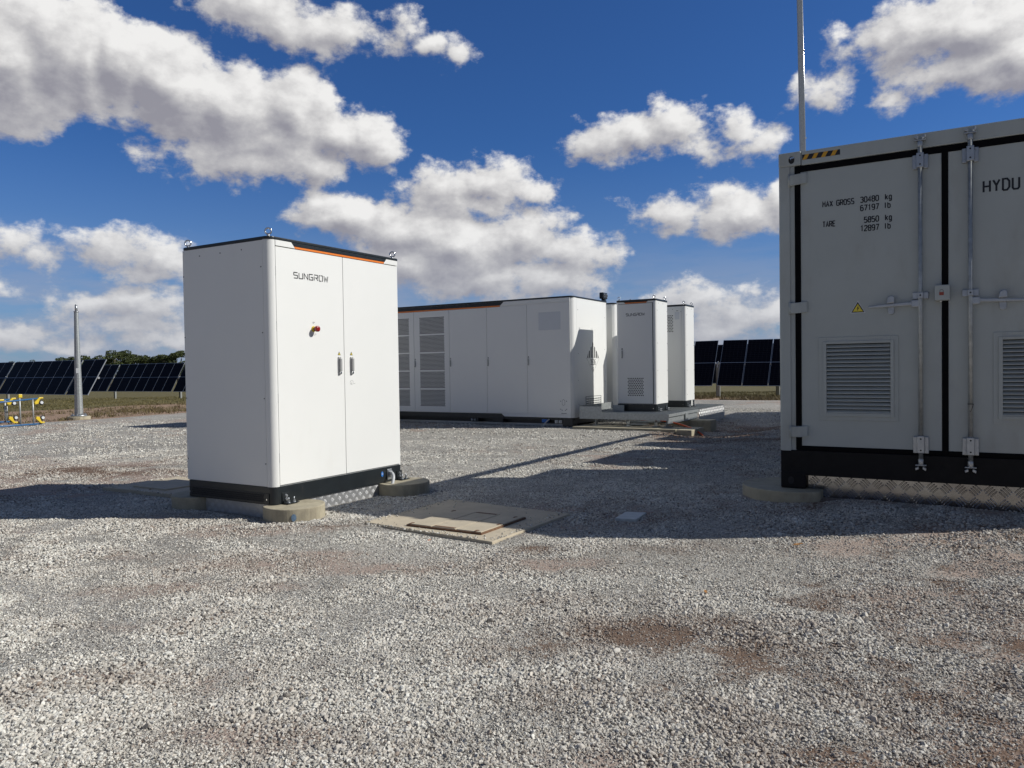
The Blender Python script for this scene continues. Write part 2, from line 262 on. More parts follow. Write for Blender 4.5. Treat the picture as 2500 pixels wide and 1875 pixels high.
# ------------------------------------------------------------------ building helpers
def thing(name, label, cat, loc, group=None):
    o = bpy.data.objects.new(name, None); COL.objects.link(o); o.empty_display_size = .1
    o.location = loc; o['label'] = label; o['category'] = cat
    if group: o['group'] = group
    return o
def rootloc(p):
    v = Vector((0, 0, 0))
    while p is not None: v += p.location; p = p.parent
    return v
class MB:
    """collects shapes, given in world coordinates, into one mesh object"""
    def __init__(s): s.b = bmesh.new(); s.uv = None
    def face(s, pts):
        return s.b.faces.new([s.b.verts.new(p) for p in pts])
    def box(s, x0, x1, y0, y1, z0, z1):
        v = [s.b.verts.new((x, y, z)) for z in (z0, z1) for (x, y) in ((x0, y0), (x1, y0), (x1, y1), (x0, y1))]
        for f in ((3, 2, 1, 0), (4, 5, 6, 7), (0, 1, 5, 4), (1, 2, 6, 5), (2, 3, 7, 6), (3, 0, 4, 7)): s.b.faces.new([v[i] for i in f])
        return s
    def prism(s, pts, h):
        """pts: 3D polygon, extruded by vector h"""
        h = Vector(h); a = [s.b.verts.new(p) for p in pts]; c = [s.b.verts.new(Vector(p)+h) for p in pts]; n = len(a)
        fs = [s.b.faces.new(a[::-1]), s.b.faces.new(c)]
        for i in range(n): fs.append(s.b.faces.new((a[i], a[(i+1) % n], c[(i+1) % n], c[i])))
        return s
    def cyl(s, p, q, r, n=12, r2=None):
        p, q = Vector(p), Vector(q); d = (q-p).normalized(); u = d.orthogonal().normalized(); w = d.cross(u); r2 = r if r2 is None else r2
        A = [s.b.verts.new(p+r*(u*math.cos(2*PI*i/n)+w*math.sin(2*PI*i/n))) for i in range(n)]
        B = [s.b.verts.new(q+r2*(u*math.cos(2*PI*i/n)+w*math.sin(2*PI*i/n))) for i in range(n)]
        s.b.faces.new(A[::-1]); s.b.faces.new(B)
        for i in range(n):
            f = s.b.faces.new((A[i], A[(i+1) % n], B[(i+1) % n], B[i])); f.smooth = n > 6
        return s
    def tube(s, pts, r, n=10):
        pts = [Vector(p) for p in pts]; rings = []; u = None
        for i, p in enumerate(pts):
            t = (pts[min(i+1, len(pts)-1)]-pts[max(i-1, 0)]).normalized()
            u = (t.orthogonal() if u is None else (u-t*u.dot(t))).normalized(); w = t.cross(u)
            rr = r[i] if isinstance(r, (list, tuple)) else r
            rings.append([s.b.verts.new(p+rr*(u*math.cos(2*PI*k/n)+w*math.sin(2*PI*k/n))) for k in range(n)])
        for A, B in zip(rings, rings[1:]):
            for k in range(n):
                f = s.b.faces.new((A[k], A[(k+1) % n], B[(k+1) % n], B[k])); f.smooth = True
        s.b.faces.new(rings[0][::-1]); s.b.faces.new(rings[-1]); return s
    def torus(s, c, ax1, ax2, R, r, n=28, k=10, a0=0, a1=2*math.pi):
        c, ax1, ax2 = Vector(c), Vector(ax1), Vector(ax2); nn = ax1.cross(ax2); rings = []
        for i in range(n):
            a = 2*PI*i/n; o = ax1*math.cos(a)+ax2*math.sin(a)
            rings.append([s.b.verts.new(c+o*(R+r*math.cos(2*PI*j/k))+nn*r*math.sin(2*PI*j/k)) for j in range(k)])
        for i in range(n):
            for j in range(k):
                f = s.b.faces.new((rings[i][j], rings[(i+1) % n][j], rings[(i+1) % n][(j+1) % k], rings[i][(j+1) % k])); f.smooth = True
        return s
    def sphere(s, c, r, sz=(1, 1, 1)):
        v = bmesh.ops.create_uvsphere(s.b, u_segments=16, v_segments=8, radius=r)['verts']
        for x in v: x.co = Vector((x.co.x*sz[0], x.co.y*sz[1], x.co.z*sz[2])) + Vector(c)
        for x in v:
            for f in x.link_faces: f.smooth = True
        return s
    def build(s, name, mat, parent=None, bevel=0, seg=2):
        me = bpy.data.meshes.new(name); bmesh.ops.recalc_face_normals(s.b, faces=s.b.faces)
        o = bpy.data.objects.new(name, me); COL.objects.link(o)
        if parent is not None:
            o.parent = parent; off = rootloc(parent)
            bmesh.ops.translate(s.b, verts=s.b.verts, vec=-off)
        s.b.to_mesh(me); s.b.free(); me.materials.append(mat)
        if bevel:
            bv = o.modifiers.new('bevel', 'BEVEL'); bv.width = bevel; bv.segments = seg; bv.limit_method = 'ANGLE'; bv.angle_limit = math.radians(50)
        return o
PI = math.pi
def arc(cx, cy, r, a0, a1, n): return [(cx+r*math.cos(math.radians(a0+(a1-a0)*i/n)), cy+r*math.sin(math.radians(a0+(a1-a0)*i/n))) for i in range(n+1)]
def rrect(x0, x1, y0, y1, r, n=6):
    return arc(x1-r, y0+r, r, -90, 0, n)+arc(x1-r, y1-r, r, 0, 90, n)+arc(x0+r, y1-r, r, 90, 180, n)+arc(x0+r, y0+r, r, 180, 270, n)
def rprism(mb, x0, x1, y0, y1, z0, z1, r, n=6):
    mb.prism([(x, y, z0) for x, y in rrect(x0, x1, y0, y1, r, n)], (0, 0, z1-z0)); 
    for f in mb.b.faces:
        if abs(f.normal.z) < .5 and len(f.verts) == 4: f.smooth = False
    return mb
# a face frame: origin o, u along the face, w up, n outwards; all marks are laid out in (u, w)
class Face:
    def __init__(s, axis, c):
        # axis '-Y': plane y=c seen from -Y, u = +X ; '+X': plane x=c seen from +X, u = +Y
        s.axis, s.c = axis, c
    def p(s, u, w, d=0):
        return Vector((u, s.c-d, w)) if s.axis == '-Y' else Vector((s.c+d, u, w))
    def u(s): return Vector((1, 0, 0)) if s.axis == '-Y' else Vector((0, 1, 0))
    def n(s): return Vector((0, -1, 0)) if s.axis == '-Y' else Vector((1, 0, 0))
    def box(s, mb, u0, u1, w0, w1, d0, d1):
        a, b_ = s.p(u0, w0, d0), s.p(u1, w1, d1)
        return mb.box(min(a.x, b_.x), max(a.x, b_.x), min(a.y, b_.y), max(a.y, b_.y), w0, w1)
    def poly(s, mb, pts, d0, d1):
        return mb.prism([s.p(u, w, d0) for u, w in pts], s.n()*(d1-d0))
    def disc(s, mb, u, w, r, d0, d1, n=16, ry=None):
        ry = ry or r
        return s.poly(mb, [(u+r*math.cos(2*PI*i/n), w+ry*math.sin(2*PI*i/n)) for i in range(n)], d0, d1)
    def stroke(s, mb, pts, t, d0, d1, closed=False):
        """ribbon with mitred corners along pts"""
        P = [Vector(p) for p in pts]; n = len(P); L, Rr = [], []
        for i in range(n):
            a = P[(i-1) % n] if (closed or i) else None; c = P[(i+1) % n] if (closed or i < n-1) else None
            d1_ = (P[i]-a).normalized() if a is not None else None; d2_ = (c-P[i]).normalized() if c is not None else None
            if d1_ is None: m_ = Vector((-d2_.y, d2_.x)); k = 1
            elif d2_ is None: m_ = Vector((-d1_.y, d1_.x)); k = 1
            else:
                n1 = Vector((-d1_.y, d1_.x)); n2 = Vector((-d2_.y, d2_.x)); m_ = (n1+n2)
                if m_.length < .2: m_ = n1; k = 1
                else: m_.normalize(); k = min(1/max(.3, m_.dot(n1)), 2.2)
            L.append(P[i]+m_*t/2*k); Rr.append(P[i]-m_*t/2*k)
        for i in range(n if closed else n-1):
            j = (i+1) % n
            s.poly(mb, [L[i], Rr[i], Rr[j], L[j]], d0, d1)
GL = {  # stroke letters on a 4 x 6 grid
 'S': [[(4, 5.5), (3.3, 6), (.7, 6), (0, 5.3), (0, 3.9), (.6, 3.2), (3.4, 2.8), (4, 2.1), (4, .7), (3.3, 0), (.7, 0), (0, .5)]],
 'U': [[(0, 6), (0, .8), (.8, 0), (3.2, 0), (4, .8), (4, 6)]], 'G': [[(4, 5), (3.3, 6), (.8, 6), (0, 5.2), (0, .8), (.8, 0), (3.3, 0), (4, .8), (4, 2.8), (2.2, 2.8)]],
 'R': [[(0, 0), (0, 6), (3.2, 6), (4, 5.2), (4, 3.8), (3.2, 3), (0, 3)], [(2.2, 3), (4, 0)]], 'O': [[(0, .9), (0, 5.1), (.9, 6), (3.1, 6), (4, 5.1), (4, .9), (3.1, 0), (.9, 0), (0, .9)]],
 'M': [[(0, 0), (0, 6), (2, 2.4), (4, 6), (4, 0)]], 'A': [[(0, 0), (2, 6), (4, 0)], [(.7, 2), (3.3, 2)]], 'X': [[(0, 0), (4, 6)], [(0, 6), (4, 0)]],
 'T': [[(0, 6), (4, 6)], [(2, 6), (2, 0)]], 'E': [[(4, 6), (0, 6), (0, 0), (4, 0)], [(0, 3.1), (3.3, 3.1)]], 'H': [[(0, 0), (0, 6)], [(4, 0), (4, 6)], [(0, 3), (4, 3)]],
 'Y': [[(0, 6), (2, 3)], [(4, 6), (2, 3), (2, 0)]], 'D': [[(0, 0), (0, 6), (2.6, 6), (4, 4.6), (4, 1.4), (2.6, 0), (0, 0)]],
 'k': [[(0, 0), (0, 6)], [(3.4, 4.2), (0, 1.6)], [(1.3, 2.6), (3.6, 0)]], 'g': [[(3.6, 4.2), (3.6, -1), (2.9, -1.7), (.8, -1.7), (.2, -1.2)], [(3.6, 3.4), (2.8, 4.2), (.9, 4.2), (.1, 3.3), (.1, .9), (.9, 0), (2.8, 0), (3.6, .8)]],
 'l': [[(2, 0), (2, 6)]], 'b': [[(0, 0), (0, 6)], [(0, 3.3), (.9, 4.2), (2.8, 4.2), (3.6, 3.3), (3.6, .9), (2.8, 0), (.9, 0), (0, .9)]],
 '0': [[(0, 1), (0, 5), (1, 6), (3, 6), (4, 5), (4, 1), (3, 0), (1, 0), (0, 1)]], '1': [[(.8, 4.8), (2.2, 6), (2.2, 0)]],
 '2': [[(0, 4.9), (.9, 6), (3.1, 6), (4, 5), (4, 4), (0, .8), (0, 0), (4, 0)]], '3': [[(0, 5.2), (.9, 6), (3.1, 6), (3.9, 5.2), (3.9, 3.9), (3.1, 3.1), (1.6, 3.1)], [(3.1, 3.1), (4, 2.2), (4, .9), (3.1, 0), (.9, 0), (0, .8)]],
 '4': [[(3, 0), (3, 6), (0, 1.8), (4, 1.8)]], '5': [[(3.8, 6), (.3, 6), (0, 3.2), (3, 3.5), (4, 2.6), (4, .9), (3.1, 0), (.9, 0), (0, .8)]],
 '6': [[(3.6, 5.6), (2.8, 6), (1, 6), (0, 5), (0, .9), (.9, 0), (3.1, 0), (4, .9), (4, 2.6), (3.1, 3.5), (.9, 3.5), (0, 2.7)]], '7': [[(0, 6), (4, 6), (1.4, 0)]],
 '8': [[(.9, 3.2), (.1, 4), (.1, 5.2), (.9, 6), (3.1, 6), (3.9, 5.2), (3.9, 4), (3.1, 3.2), (.9, 3.2), (0, 2.3), (0, .9), (.9, 0), (3.1, 0), (4, .9), (4, 2.3), (3.1, 3.2)]],
 '9': [[(.4, .4), (1.2, 0), (3, 0), (4, 1), (4, 5.1), (3.1, 6), (.9, 6), (0, 5.1), (0, 3.4), (.9, 2.5), (3.1, 2.5), (4, 3.3)]],
 # squared wordmark letters with their gaps
 's': [[(4, 6), (.2, 6), (0, 5.6), (0, 3.3), (.3, 3.1), (3.7, 3.1), (4, 2.8), (4, .3), (3.7, 0), (0, 0)]], 'u': [[(0, 6), (0, .3), (.3, 0), (3.7, 0), (4, .3), (4, 6)]],
 'n': [[(0, 0), (0, 6), (4, 0), (4, 6)]], 'q': [[(4, 6), (.3, 6), (0, 5.7), (0, .3), (.3, 0), (4, 0), (4, 2.9), (1.8, 2.9)]],
 'r': [[(0, 0), (0, 4.2)], [(0, 6), (3.7, 6), (4, 5.7), (4, 3.2), (3.7, 2.9), (1.2, 2.9)], [(2.4, 2.9), (4, 0)]],
 'o': [[(1.2, 6), (.3, 6), (0, 5.7), (0, .3), (.3, 0), (2.6, 0)], [(1.8, 6), (3.7, 6), (4, 5.7), (4, .3), (3.4, 0)]], 'w': [[(0, 6), (1.0, 0), (2.3, 4.4), (3.6, 0), (4.6, 6)]]}
def text(F, mb, s, u0, w0, u1, h, t, d=.0012, adv=None):
    """letters of height h from u0 to u1 (last letter's right edge) on face F"""
    n = len(s); cw = adv or 5.7; tot = (n-1)*cw+4; k = (u1-u0)/tot
    for i, c in enumerate(s):
        if c == ' ': continue
        for j, pl in enumerate(GL[c]):
            F.stroke(mb, [(u0+(i*cw+x)*k, w0+y*h/6) for x, y in pl], t, .0004, d+.0001*j)
def warn_triangle(F, parent, u, w, a, with_border=True):
    """electric warning sign, side a, centred on u, foot at w"""
    h = a*.87
    o = MB(); F.poly(o, [(u-a*.58, w-a*.05), (u+a*.58, w-a*.05), (u, w+h+a*.10)], .0002, .0012); root = o.build('warning_sign', ink if not with_border else paper, parent)
    if with_border:
        o = MB(); F.poly(o, [(u-a*.5, w), (u+a*.5, w), (u, w+h)], .0012, .0020); o.build('sign_border', ink, root)
    o = MB(); F.poly(o, [(u-a*.38, w+a*.07), (u+a*.38, w+a*.07), (u, w+h-a*.16)], .0018, .0028); o.build('sign_field', signy, root)
    o = MB(); F.poly(o, [(u+a*.06, w+h*.66), (u-a*.09, w+h*.36), (u-.01*a, w+h*.38), (u-a*.05, w+h*.12), (u+a*.10, w+h*.44), (u+.01*a, w+h*.42)], .0026, .0036); o.build('lightning_symbol', ink, root)
    return root
def hexvent(F, parent, u0, u1, w0, w1, pitch, r, name='vent', ry=None):
    mb = MB(); j = 0; w = w0+pitch/2
    while w < w1:
        u = u0+(pitch/2 if j % 2 == 0 else pitch)
        while u < u1-pitch*.3:
            F.disc(mb, u, w, r, .0006, .0016, 6, ry); u += pitch
        w += pitch*.866; j += 1
    return mb.build(name, void, parent)
def handle(F, parent, u, w0, w1, wd=.034):
    galv2 = silver
    o = MB(); F.box(o, u-wd/2, u+wd/2, w0, w1, 0, .012); h = o.build('handle', galv2, parent, .004)
    o = MB(); F.box(o, u-wd*.30, u+wd*.34, w0+.03, w1-.012, .012, .030); o.build('grip', galv2, h, .005)
    o = MB(); F.box(o, u-wd*.30, u+wd*.34, w0+.004, w0+.026, .012, .022); o.build('lock_cylinder', steel, h, .003)
    return h
def tread(F, mb, u0, u1, w0, w1, tile=.048, d=None):
    d = d or tile*.024
    """raised bars of five-bar tread plate on a face"""
    nu = int((u1-u0)/tile); nw = int((w1-w0)/tile)+1
    for i in range(nu):
        for j in range(nw):
            cu, cw = u0+(i+.5)*tile, w0+(j+.5)*tile
            s_ = 1 if (i+j) % 2 else -1
            for k in (-1.5, -.5, .5, 1.5):
                L = tile*.42*(1-.10*abs(k)); o = k*tile*.200
                a = Vector((cu, cw)); du = Vector((1, s_)).normalized(); dn = Vector((-du.y, du.x))
                p0, p1 = a+dn*o-du*L, a+dn*o+du*L
                if min(p0.y, p1.y) < w0 or max(p0.y, p1.y) > w1 or min(p0.x, p1.x) < u0 or max(p0.x, p1.x) > u1: continue
                q = dn*tile*.058
                pts = [p0, p0+du*L*.25+q, p1-du*L*.25+q, p1, p1-du*L*.25-q, p0+du*L*.25-q]
                base = [F.p(x.x, x.y, 0) for x in pts]; m0 = a+dn*o; c_ = [F.p((m0+du*((x-m0).dot(du))*.72+dn*((x-m0).dot(dn))*.42).x, (m0+du*((x-m0).dot(du))*.72+dn*((x-m0).dot(dn))*.42).y, d) for x in pts]
                A = [mb.b.verts.new(v) for v in base]; B = [mb.b.verts.new(v) for v in c_]
                mb.b.faces.new(B)
                for q_ in range(6): mb.b.faces.new((A[q_], A[(q_+1) % 6], B[(q_+1) % 6], B[q_]))
    return mb
def treadplate(F, name, parent, u0, u1, w0, w1, tile=.048, th=.004, label=None, mat=None):
    mb = MB(); F.box(mb, u0, u1, w0, w1, -th, 0); tread(F, mb, u0+.004, u1-.004, w0, w1-.006, tile)
    o = mb.build(name, mat or alu2, parent)
    if label: o['label'] = label
    return o
def eyebolt(parent, x, y, z, ax=(.78, .6258, 0)):
    mb = MB(); mb.cyl((x, y, z), (x, y, z+.006), .016, 14); mb.cyl((x, y, z+.006), (x, y, z+.016), .011, 12)
    mb.torus((x, y, z+.016+.029), ax, (0, 0, 1), .0250, .0068); return mb.build('eyebolt', steel, parent)
def boltplate(F, parent, u0, u1, w0, w1, dirn=1):
    """black foot bracket with two bolts on its face and two anchor bolts through its toe"""
    mb = MB(); F.box(mb, u0, u1, w0, w1, 0, .006); F.box(mb, u0, u1+.05*dirn if dirn > 0 else u1, w0, w0+.006, .006, .07)
    br = mb.build('foot_bracket', dark, parent, .001)
    uc = (u0+u1)/2
    for w in (w1-.026, w0+.034):
        b_ = MB(); F.disc(b_, uc, w, .014, .006, .009); F.disc(b_, uc, w, .011, .009, .019, 6); b_.build('bolt', galv2, br)
    for du in (.03, .09):
        c = F.p(u0+du, w0+.006, .045); b_ = MB(); b_.cyl(c, c+Vector((0, 0, .004)), .016, 12); b_.cyl(c+Vector((0, 0, .004)), c+Vector((0, 0, .018)), .012, 6)
        b_.cyl(c+Vector((0, 0, .018)), c+Vector((0, 0, .045)), .0065, 8); b_.build('anchor_bolt', galv2, br)
    return br
def screw(F, parent, u, w, r=.0055):
    mb = MB(); F.disc(mb, u, w, r, 0, .003, 10); return mb.build('screw', inkg, parent)
def corner_posts(parent, x0, x1, y0, y1, z0, z1, L, r, t=.02, Ls=None):
    """four rounded vertical corner posts standing flush with the skins"""
    for (cx, cy, sx, sy) in ((x1, y0, 1, -1), (x1, y1, 1, 1), (x0, y0, -1, -1), (x0, y1, -1, 1)):
        lx = L[0] if sx > 0 else L[2]; ly = L[1] if sx > 0 and sy < 0 else L[3]
        n = 18; a = []
        for i in range(n+1):
            th = PI/2*i/n; a.append((cx-sx*(r-r*math.sin(th)), cy-sy*(r-r*math.cos(th))))
        pts = [(cx-sx*lx, cy)]*(lx > r+1e-4)+a+[(cx, cy-sy*ly)]*(ly > r+1e-4)+[(cx-sx*t, cy-sy*max(ly, r)), (cx-sx*t, cy-sy*t), (cx-sx*max(lx, r), cy-sy*t)]
        mb = MB(); mb.prism([(x, y, z0) for x, y in pts], (0, 0, z1-z0)); o = mb.build('corner_post', white, parent)
        for p in o.data.polygons: p.use_smooth = False
        sm = o.modifiers.new('wn', 'WEIGHTED_NORMAL') if False else None
        for p in o.data.polygons:
            ok = len(p.vertices) == 4 and abs(p.normal.z) < .5 and p.area < (r*.1)*(z1-z0); p.use_smooth = False
# ------------------------------------------------------------------ front cabinet (doors on +X, plain side on -Y)
def screws_side(F, panel, us, ws, ut, wt, vx):
    for u in (us, ut):
        for w in ws: screw(F, panel, u, w)
def cabinet_front():
    x0, x1, y0, y1, zb, zw, zt, zl = -6.013, -4.88, 4.305, 5.985, .112, .262, 2.318, 2.344
    t = thing('power_cabinet', 'large white two-door cabinet with a red emergency stop button, nearest in the picture', 'electrical cabinet', ((x0+x1)/2, (y0+y1)/2, .11))
    mb = MB(); rprism(mb, x0+.012, x1-.012, y0+.012, y1-.012, zw, zt, .05); mb.build('body', white, t)
    mb = MB(); rprism(mb, x0+.002, x1-.002, y0+.002, y1-.002, zb, zw, .055); base = mb.build('base', dark, t, .003)
    mb = MB(); rprism(mb, x0-.004, x1+.003, y0-.003, y1+.004, zt, zl, .06); lid = mb.build('lid', dark, t, .006, 3)
    corner_posts(t, x0, x1, y0, y1, zw, zt, (.073, .066, .016, .038), .062)
    FX, FY = Face('+X', x1), Face('-Y', y0)
    mb = MB(); FY.box(mb, x0+.020, x1-.076, zw+.003, zt-.003, -.012, 0); sp = mb.build('side_panel', white, t, .0015)
    for u, w in ((-5.756, 2.25), (-5.482, 2.252), (-5.209, 2.256), (-4.975, 2.094), (-4.97, 1.548), (-4.967, 1.0), (-4.966, .455), (-5.983, 2.083), (-5.983, 1.54), (-5.98, .996), (-5.98, .452)): screw(FY, sp, u, w)
    for F_, a, b_ in ((Face('-Y', y1+.012), x0+.07, x1-.07),):
        mb = MB(); F_.box(mb, a, b_, zw+.003, zt-.003, 0, .011); mb.build('rear_panel', white, t, .0015)
    doors = []
    for a, b_ in ((4.376, 5.1625), (5.1685, 5.944)):
        mb = MB(); FX.box(mb, a, b_, zw+.010, 2.264, -.010, 0); doors.append(mb.build('door', white, t, .002))
    mb = MB(); FX.box(mb, 4.376, 5.944, 2.268, zt, -.011, -.004); mb.build('header', dark, t)
    mb = MB(); FX.poly(mb, [(4.374, 2.270), (4.590, 2.270), (4.548, 2.3175), (4.374, 2.3175)], -.004, .0045); mb.build('header_trim', white, t, .002)
    mb = MB(); FX.poly(mb, [(5.738, 2.270), (5.946, 2.270), (5.946, 2.3175), (5.780, 2.3175)], -.004, .0045); mb.build('header_trim', white, t, .002)
    mb = MB(); FX.poly(mb, [(4.594, 2.269), (5.734, 2.269), (5.750, 2.286), (4.579, 2.286)], -.004, .003); mb.build('orange_strip', orange, t, .001)
    mb = MB(); FX.poly(mb, [(4.577, 2.288), (5.752, 2.288), (5.778, 2.3175), (4.550, 2.3175)], -.004, .0035); mb.build('header_band', dark, t, .002)
    d1, d2 = doors
    mb = MB(); text(FX, mb, 'sunqrow', 4.572, 2.020, 4.968, .048, .0078, adv=5.6); mb.build('lettering', ink, d1)
    # hinges barely seen in the door gap
    for w in (2.06, 1.60, 1.0, .50):
        mb = MB(); FX.box(mb, 4.368, 4.376, w-.04, w+.04, -.008, -.002); mb.build('hinge', inkg, d1)
    # emergency stop
    mb = MB(); FX.disc(mb, 4.788, 1.592, .025, 0, .005, 24); es = mb.build('emergency_stop', yellow, d1)
    mb = MB(); c = FX.p(4.788, 1.592, .007); mb.cyl(c, c+Vector((.008, 0, 0)), .022, 20, .020); mb.build('collar', yellow, es)
    mb = MB(); mb.cyl(c+Vector((.012, 0, 0)), c+Vector((.030, 0, 0)), .018, 16); mb.build('stem', ink, es)
    mb = MB(); mb.cyl(c+Vector((.030, 0, 0)), c+Vector((.050, 0, 0)), .027, 24, .026); mb.cyl(c+Vector((.050, 0, 0)), c+Vector((.057, 0, 0)), .026, 24, .016); mb.build('button', red, es, .002)
    for (u, w, a) in ((4.775, 1.650, .030), (4.779, 1.641, .014), (4.846, 1.584, .013), (4.838, 1.574, .008), (4.806, 1.547, .014), (4.796, 1.538, .010)):
        mb = MB(); FX.box(mb, u, u+a, w, w+.0035, .0003, .0010); mb.build('small_print', inkg, d1)
    for dd, u in ((d1, 5.099), (d2, 5.258)):
        handle(FX, dd, u, 1.188, 1.350); warn_triangle(FX, dd, u, 1.366, .033, False)
    mb = MB(); FX.stroke(mb, [(5.258+.0195*math.cos(a*PI/12), 1.111+.0195*math.sin(a*PI/12)) for a in range(24)], .0014, .0003, .0009, True)
    FX.stroke(mb, [(5.258, 1.110), (5.246, 1.097)], .003, .0004, .001); FX.box(mb, 5.283, 5.305, 1.0985, 1.1005, .0003, .0009); mb.build('dial_mark', inkg, d2)
    for y in (4.345, 5.930):
        for x in (x1-.045, x0+.045): eyebolt(lid, x, y, zl)
    # base details
    boltplate(FX, base, 4.392, 4.470, .116, .205, 1); boltplate(FX, base, 5.885, 5.960, .116, .205, 1)
    mb = MB(); FY.box(mb, -5.965, -4.935, .122, .206, 0, .005); gr = mb.build('base_grille', dark, base, .001)
    Fg = Face('-Y', y0-.005)
    hexvent(Fg, gr, -5.93, -4.99, .133, .197, .019, .0084, 'grille_opening')
    for u in (-5.955, -4.957):
        mb = MB(); Fg.disc(mb, u, .158, .007, 0, .004); mb.build('screw', steel, gr)
    mb = MB(); FX.disc(mb, 5.664, .200, .017, .0004, .0018, 20, .026); lb = mb.build('round_label', bluel, base)
    mb = MB(); FX.stroke(mb, [(5.657, .213), (5.657, .199), (5.660, .195), (5.667, .195), (5.671, .199), (5.671, .213)], .002, .0018, .0024); FX.box(mb, 5.663, 5.665, .198, .214, .0018, .0024); mb.build('label_mark', paper, lb)
    mb = MB(); FX.box(mb, 5.735, 5.800, .135, .240, .0, .010); mb.box(x1+.010, x1+.028, 5.745, 5.790, .170, .222); mb.build('cable_gland', galv2, base, .004)
    pts = [(x1+.02, 5.765, .205), (x1+.055, 5.755, .200), (x1+.085, 5.735, .175), (x1+.10, 5.705, .125), (x1+.105, 5.675, .075), (x1+.11, 5.655, .030), (x1+.12, 5.64, -.03)]
    # smooth the path
    def sm(p, k=3):
        for _ in range(k):
            q = [p[0]]
            for a, b_ in zip(p, p[1:]):
                a, b_ = Vector(a), Vector(b_); q += [a*.75+b_*.25, a*.25+b_*.75]
            p = q+[p[-1]]
        return p
    globals()['smooth_path'] = sm
    mb = MB(); mb.tube(sm(pts), .0155, 12); mb.build('conduit', pipeg, base)
    Fp = Face('+X', x1-.018); treadplate(Fp, 'skirt_plate', t, 4.60, 5.655, -.02, .138, .046, label='bright tread plate skirt under the doors')
    Fp = Face('-Y', y0+.045); treadplate(Fp, 'skirt_plate', t, -5.885, -4.98, -.02, .122, .046, label='tread plate skirt under the plain side')
    return t
cabinet_front()
def dpad(name, label, cx, cy, r, z1, z0, cut=None, group=None, mark=False):
    """round concrete footing, one side cut flat"""
    pts = []
    for i in range(64):
        a = 2*PI*i/64; x, y = cx+r*math.cos(a), cy+r*math.sin(a)
        k = 1+.006*math.sin(a*5+cx)+.004*math.sin(a*11+cy); x, y = cx+(x-cx)*k, cy+(y-cy)*k
        if cut is not None:
            if cut[0] == 'x>' and x < cut[1]: x = cut[1]
            if cut[0] == 'x<' and x > cut[1]: x = cut[1]
            if cut[0] == 'y>' and y < cut[1]: y = cut[1]
        pts.append((x, y))
    q = [pts[0]]
    for p in pts[1:]:
        if math.hypot(p[0]-q[-1][0], p[1]-q[-1][1]) > 1e-4: q.append(p)
    mb = MB(); mb.prism([(x, y, z0) for x, y in q], (0, 0, z1-z0)); o = mb.build(name, concr, None, .008, 3)
    for v in o.data.vertices: v.co -= Vector((cx, cy, z0))
    o.location = (cx, cy, z0); o['label'] = label; o['category'] = 'footing'
    if group: o['group'] = group
    if mark:
        mb = MB(); a0 = math.radians(-44)
        P_ = []
        for i in range(14):
            u, w = .020*math.cos(2*PI*i/14), .030*math.sin(2*PI*i/14)
            a = a0+u/r; P_.append(Vector((cx+(r*1.008+.0005)*math.cos(a), cy+(r*1.008+.0005)*math.sin(a), .042+w)))
        mb.prism(P_, Vector((math.cos(a0), math.sin(a0), 0))*.002); mb.build('paint_mark', paint, o)
    return o
GP = 'round concrete footings under the cabinets'
dpad('concrete_footing', 'round concrete footing with a faded blue paint spot under the white cabinet', -4.80, 4.45, .252, .110, -.08, ('x>', -4.965), GP, True)
dpad('concrete_footing', 'round concrete footing under the far door-side corner of the white cabinet, beside the grey conduit', -4.79, 5.87, .265, .110, -.08, None, GP)
dpad('concrete_footing', 'shaded concrete footing at the left end of the white cabinet', -6.03, 4.48, .262, .110, -.08, None, GP)
dpad('concrete_footing', 'low wide concrete footing under the corner of the grey shipping container', -1.24, 6.86, .435, .176, .0, ('x<', -.985), GP)
